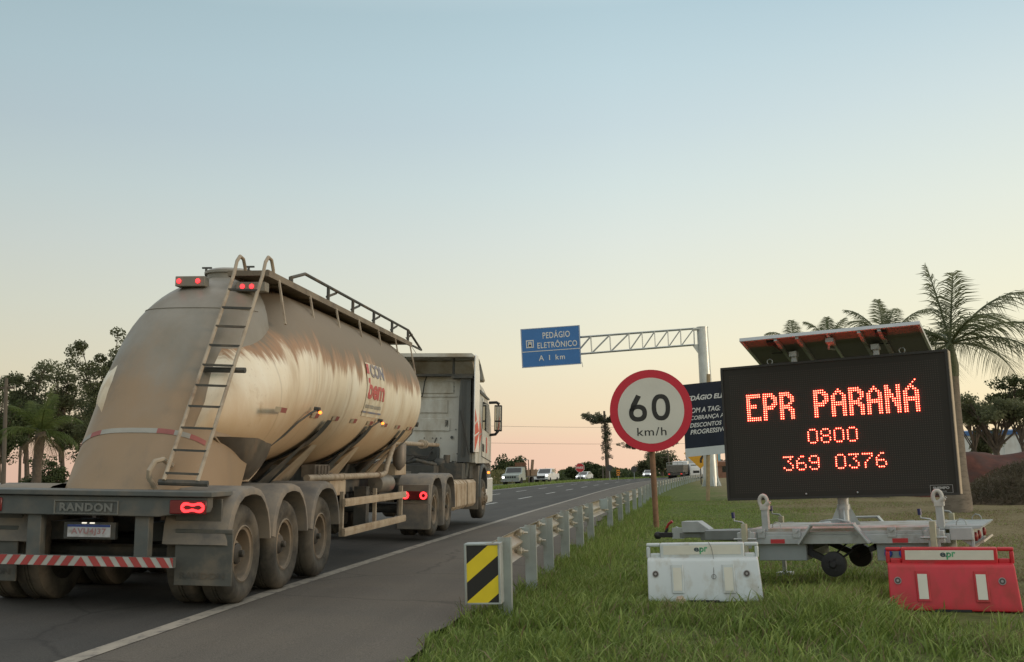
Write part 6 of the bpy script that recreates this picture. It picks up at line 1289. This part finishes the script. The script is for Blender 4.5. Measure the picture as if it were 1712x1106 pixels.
# ---------------------------------------------------------------- far signs, poles, buildings
def disc_sign(name, label, cat, px, py, Y, r_px, front, back, n=40, rot=0, text=None, face=True, plate_h=None, group=None):
    c = W(px, py, Y); z0 = gzf(c.x, Y); t = thing(name, label, cat, (c.x, Y, z0), 0, group); r = r_px*Y/1836; h = c.z-z0; mb = MB(); mb.tube([(0, .06, -.3), (0, .06, h+r*.7)], .06, 8); mb.build('post', galv_dull, t)
    P = [(r*math.cos(2*PI*k/n+rot), r*math.sin(2*PI*k/n+rot)) for k in range(n)]; mb = MB(); mb.prism(P, lambda u, v, d: Vector((u, d, h+v)), -.02, .02); return t, mb.build('sign_plate', back if not face else front, t, smooth=0), h, r
dgrey = mat('dark_sign_back', (.055, .055, .052), .7)
t, s_, h, r = disc_sign('stop_sign', 'red octagonal PARE stop sign with white border above the white car', 'road sign', 969.5, 781.5, 150, 8.2, mat('stop_white', (.62, .60, .55), .5), None, 8, PI/8)
mb = MB(); rr2 = r*.93; mb.add([(rr2*math.cos(2*PI*k/8+PI/8), -.026, h+rr2*math.sin(2*PI*k/8+PI/8)) for k in range(8)], [tuple(range(8))], 0); text_box(mb, 'PARE', lambda u, v: Vector((u, -.032, h+v)), -r*.74, r*.74, -r*.24, r*.24, 1, off=.03); mb.build('sign_legend', [mat('stop_red', (.50, .03, .035), .5), bpy.data.materials['stop_white']], s_, smooth=0, fix=False)
disc_sign('round_sign', 'dark back of a round road sign just right of the tall araucaria', 'road sign', 1019, 782, 165, 5.2, None, dgrey, face=False, group='round signs seen from behind')
disc_sign('round_sign', 'dark back of a round road sign left of the speed sign post', 'road sign', 1060, 784, 175, 5.2, None, dgrey, face=False, group='round signs seen from behind')
# orange chevron board
oran = mat('sign_orange', (.70, .25, .02), .5); c = W(1033.5, 789, 160); z0 = gzf(c.x, 160); t = thing('chevron_marker', 'small orange and black chevron board on the median between two dark round signs', 'road sign', (c.x, 160, z0)); mb = MB(); hz_ = c.z-z0; w2, h2 = .26, .48; mb.box(-w2, w2, 0, .02, hz_-h2, hz_+h2); p_ = mb.build('board', oran, t, smooth=0); mb = MB()
for k in range(3): zz = hz_-h2+.08+k*.32; mb.add([(-w2, -.004, zz), (0, -.004, zz+.15), (w2, -.004, zz), (w2, -.004, zz+.13), (0, -.004, zz+.28), (-w2, -.004, zz+.13)], [(0, 1, 4, 5), (1, 2, 3, 4)])
mb.build('chevrons', blk_r, p_, smooth=0, fix=False); mb = MB(); mb.tube([(0, .04, -.2), (0, .04, hz_)], .04, 6); mb.build('post', galv_dull, t)
# yellow diamond curve sign behind the banner
Yd = 100; c = W(1170, 757, Yd); z0 = gzf(c.x, Yd); t = thing('curve_warning_sign', 'amber diamond sign with a winding arrow under the navy banner', 'road sign', (c.x, Yd, z0)); hz_ = c.z-z0; r = 26*Yd/1836
mb = MB(); mb.prism([(0, r), (r, 0), (0, -r), (-r, 0)], lambda u, v, d: Vector((u, d, hz_+v)), 0, .03); p_ = mb.build('sign_plate', mat('sign_amber', (.66, .33, .02), .5), t, smooth=0); mb = MB(); f7 = lambda u, v: Vector((u*r, -.006, hz_+v*r)); cp_ = [(.05, -.62), (.03, -.42), (.14, -.26), (.20, -.12), (.05, -.02), (-.15, .1), (-.1, .3), (.0, .45)]
for (a, b_), (c_, d_) in zip(cp_[:-1], cp_[1:]):
    n_ = Vector((d_-b_, -(c_-a), 0)).normalized()*.065; mb.add([f7(a+n_.x, b_+n_.y), f7(a-n_.x, b_-n_.y), f7(c_-n_.x, d_-n_.y), f7(c_+n_.x, d_+n_.y)], [(0, 1, 2, 3)])
mb.build('arrow', blk_r, p_, smooth=0, fix=False); mb = MB(); mb.tube([(0, .05, -.2), (0, .05, hz_)], .05, 8); mb.build('post', chassis_m, t)
Yo = 110; c = W(1197, 768, Yo); z0 = gzf(c.x, Yo); t = thing('orange_board', 'orange road board half hidden behind the gantry column', 'road sign', (c.x, Yo, z0)); mb = MB(); mb.box(-.45, .18, 0, .03, c.z-z0-.62, c.z-z0+.7); mb.build('board', oran, t, smooth=0); mb = MB(); mb.tube([(-.1, .06, -.2), (-.1, .06, c.z-z0)], .05, 8); mb.build('post', galv_dull, t)
# poles and wires
pole_t = mat('weathered_pole', (.12, .10, .08), .85, 0, .12, 3)
def pole(name, label, px, top, Y, r, cross=None, cat='pole', group=None, lean=0):
    x = W(px, 790, Y).x; z0 = gzf(x, Y); H = W(px, top, Y).z-z0; t = thing(name, label, cat, (x, Y, z0), 0, group); mb = MB(); mb.tube([(0, 0, -.3), (lean, 0, H)], [r, r*.7], 8); mb.build('shaft', pole_t, t)
    if cross:
        for zz, l in cross: mb = MB(); mb.beam((lean-l, 0, H-zz), (lean+l, 0, H-zz), .1, .12); mb.build('crossarm', bark, t)
    return t, x, z0, H
t, ax, az_, aH = pole('utility_pole', 'utility pole with two crossarms beyond the loaded truck', 1122, 751, 190, .16, ((.3, 1.0), (1.3, 1.2)), group='utility poles', lean=-.5)
t, bx, bz_, bH = pole('utility_pole', 'thin utility pole at the far left edge behind the palms', 6, 632, 52, .13, ((.5, .45),), group='utility poles')
pole('utility_pole', 'slim pole between the fan palm and the left edge', 33, 690, 66, .10, group='utility poles')
pole('utility_pole', 'short pole left of the tall araucaria', 1008, 779, 200, .14, group='utility poles')
t, lx, lz, lH = pole('street_lamp', 'street lamp with a single arm above the old flatbed truck', 884, 768, 150, .09, cat='street lamp'); mb = MB(); mb.tube([(0, 0, lH-.05), (-.5, 0, lH), (-.65, 0, lH)], .05, 6); mb.tube([(-.65, 0, lH), (-.8, 0, lH-.02)], .09, 8); mb.build('lamp_arm', galv_dull, t)
for k, (y1, y2) in enumerate(((708, 712), (737, 739))):
    a, b_ = W(600, y1-2, 185), W(1300, y2, 200); mb = MB(); mb.tube([a.lerp(b_, i/16)+Vector((0, 0, -1.0*math.sin(PI*i/16)*.5)) for i in range(17)], .022, 5); tag(mb.build('power_line', black), ['upper of the two thin power lines crossing the sky behind the araucaria', 'lower of the two thin power lines crossing the sky behind the araucaria'][k], 'power line', 'power lines')
# buildings
wwall = mat('white_rendered_wall', (.55, .57, .56), .8, 0, .05, .6, dirt=((.38, .36, .32), .25, .5, (1, 1, .5))); bluep = mat('blue_painted_band', (.04, .12, .30), .5)
def shed(name, label, px0, px1, top, Y, depth, wallm, roofm, roof_px=0, base_px=None):
    a, b_ = W(px0, 790, Y), W(px1, 790, Y); zc = gzf((a.x+b_.x)/2, Y); H = W((px0+px1)/2, top, Y).z-zc; t = thing(name, label, 'building', ((a.x+b_.x)/2, Y, zc)); hwid = (b_.x-a.x)/2; rh = roof_px*Y/1836
    mb = MB(); mb.box(-hwid, hwid, 0, depth, -.5, H-rh); wl = mb.build('wall', wallm, t, smooth=0); mb = MB(); mb.prism([(-.15, H-rh), (depth+.15, H-rh), (depth*.5, H+.2), (-.15, H-.02)] if rh else [(0, H), (depth, H), (depth*.5, H+.3)], lambda u, v, d: Vector((d, u, v)), -hwid-.1, hwid+.1); mb.build('roof', roofm, t, smooth=0); return t, hwid, H
t, hwid, H = shed('white_warehouse', 'long white building with a blue band under its eaves behind the trees at right', 1560, 1800, 719, 95, 14, wwall, bluep, 7)
mb = MB()
for k in range(9): x = -hwid+.8+k*2*hwid/9; mb.box(x, x+.06, -.03, .0, 0, H-.7)
mb.build('wall_rib', wwall, t)
t, hwid, H = shed('white_shed', 'white flat shed wall behind the white lorry', 1150, 1178, 764, 195, 8, wwall, galv_dull, 0); 
t, hwid, H = shed('brick_house', 'low brick building right of the gantry column', 1199, 1260, 771, 180, 9, mat('dull_brick', (.22, .115, .075), .85, 0, .15, 2), mat('clay_roof', (.20, .10, .06), .85, 0, .15, 3), 7)
mb = MB()
for x in (-hwid*.5, hwid*.3): mb.box(x-.6, x+.6, -.02, .02, .9, 2.0)
mb.build('window', dglass, t)
t, hwid, H = shed('blue_tower', 'pale blue upright structure behind the gantry column', 1197, 1206, 759, 210, 2, mat('pale_blue_paint', (.22, .42, .48), .6), galv_dull, 0)
a, b_ = W(-60, 806, 56), W(118, 806, 56); zc = gzf(a.x, 56); mb = MB(); hh_ = W(40, 806, 56).z-zc; mb.box(a.x, b_.x, 56, 56.2, zc-.4, zc+max(.5, hh_)); o = mb.build('low_wall', wwall, smooth=0); tag(o, 'low whitish wall at far left under the palms, behind the trailer mudguard', 'wall')
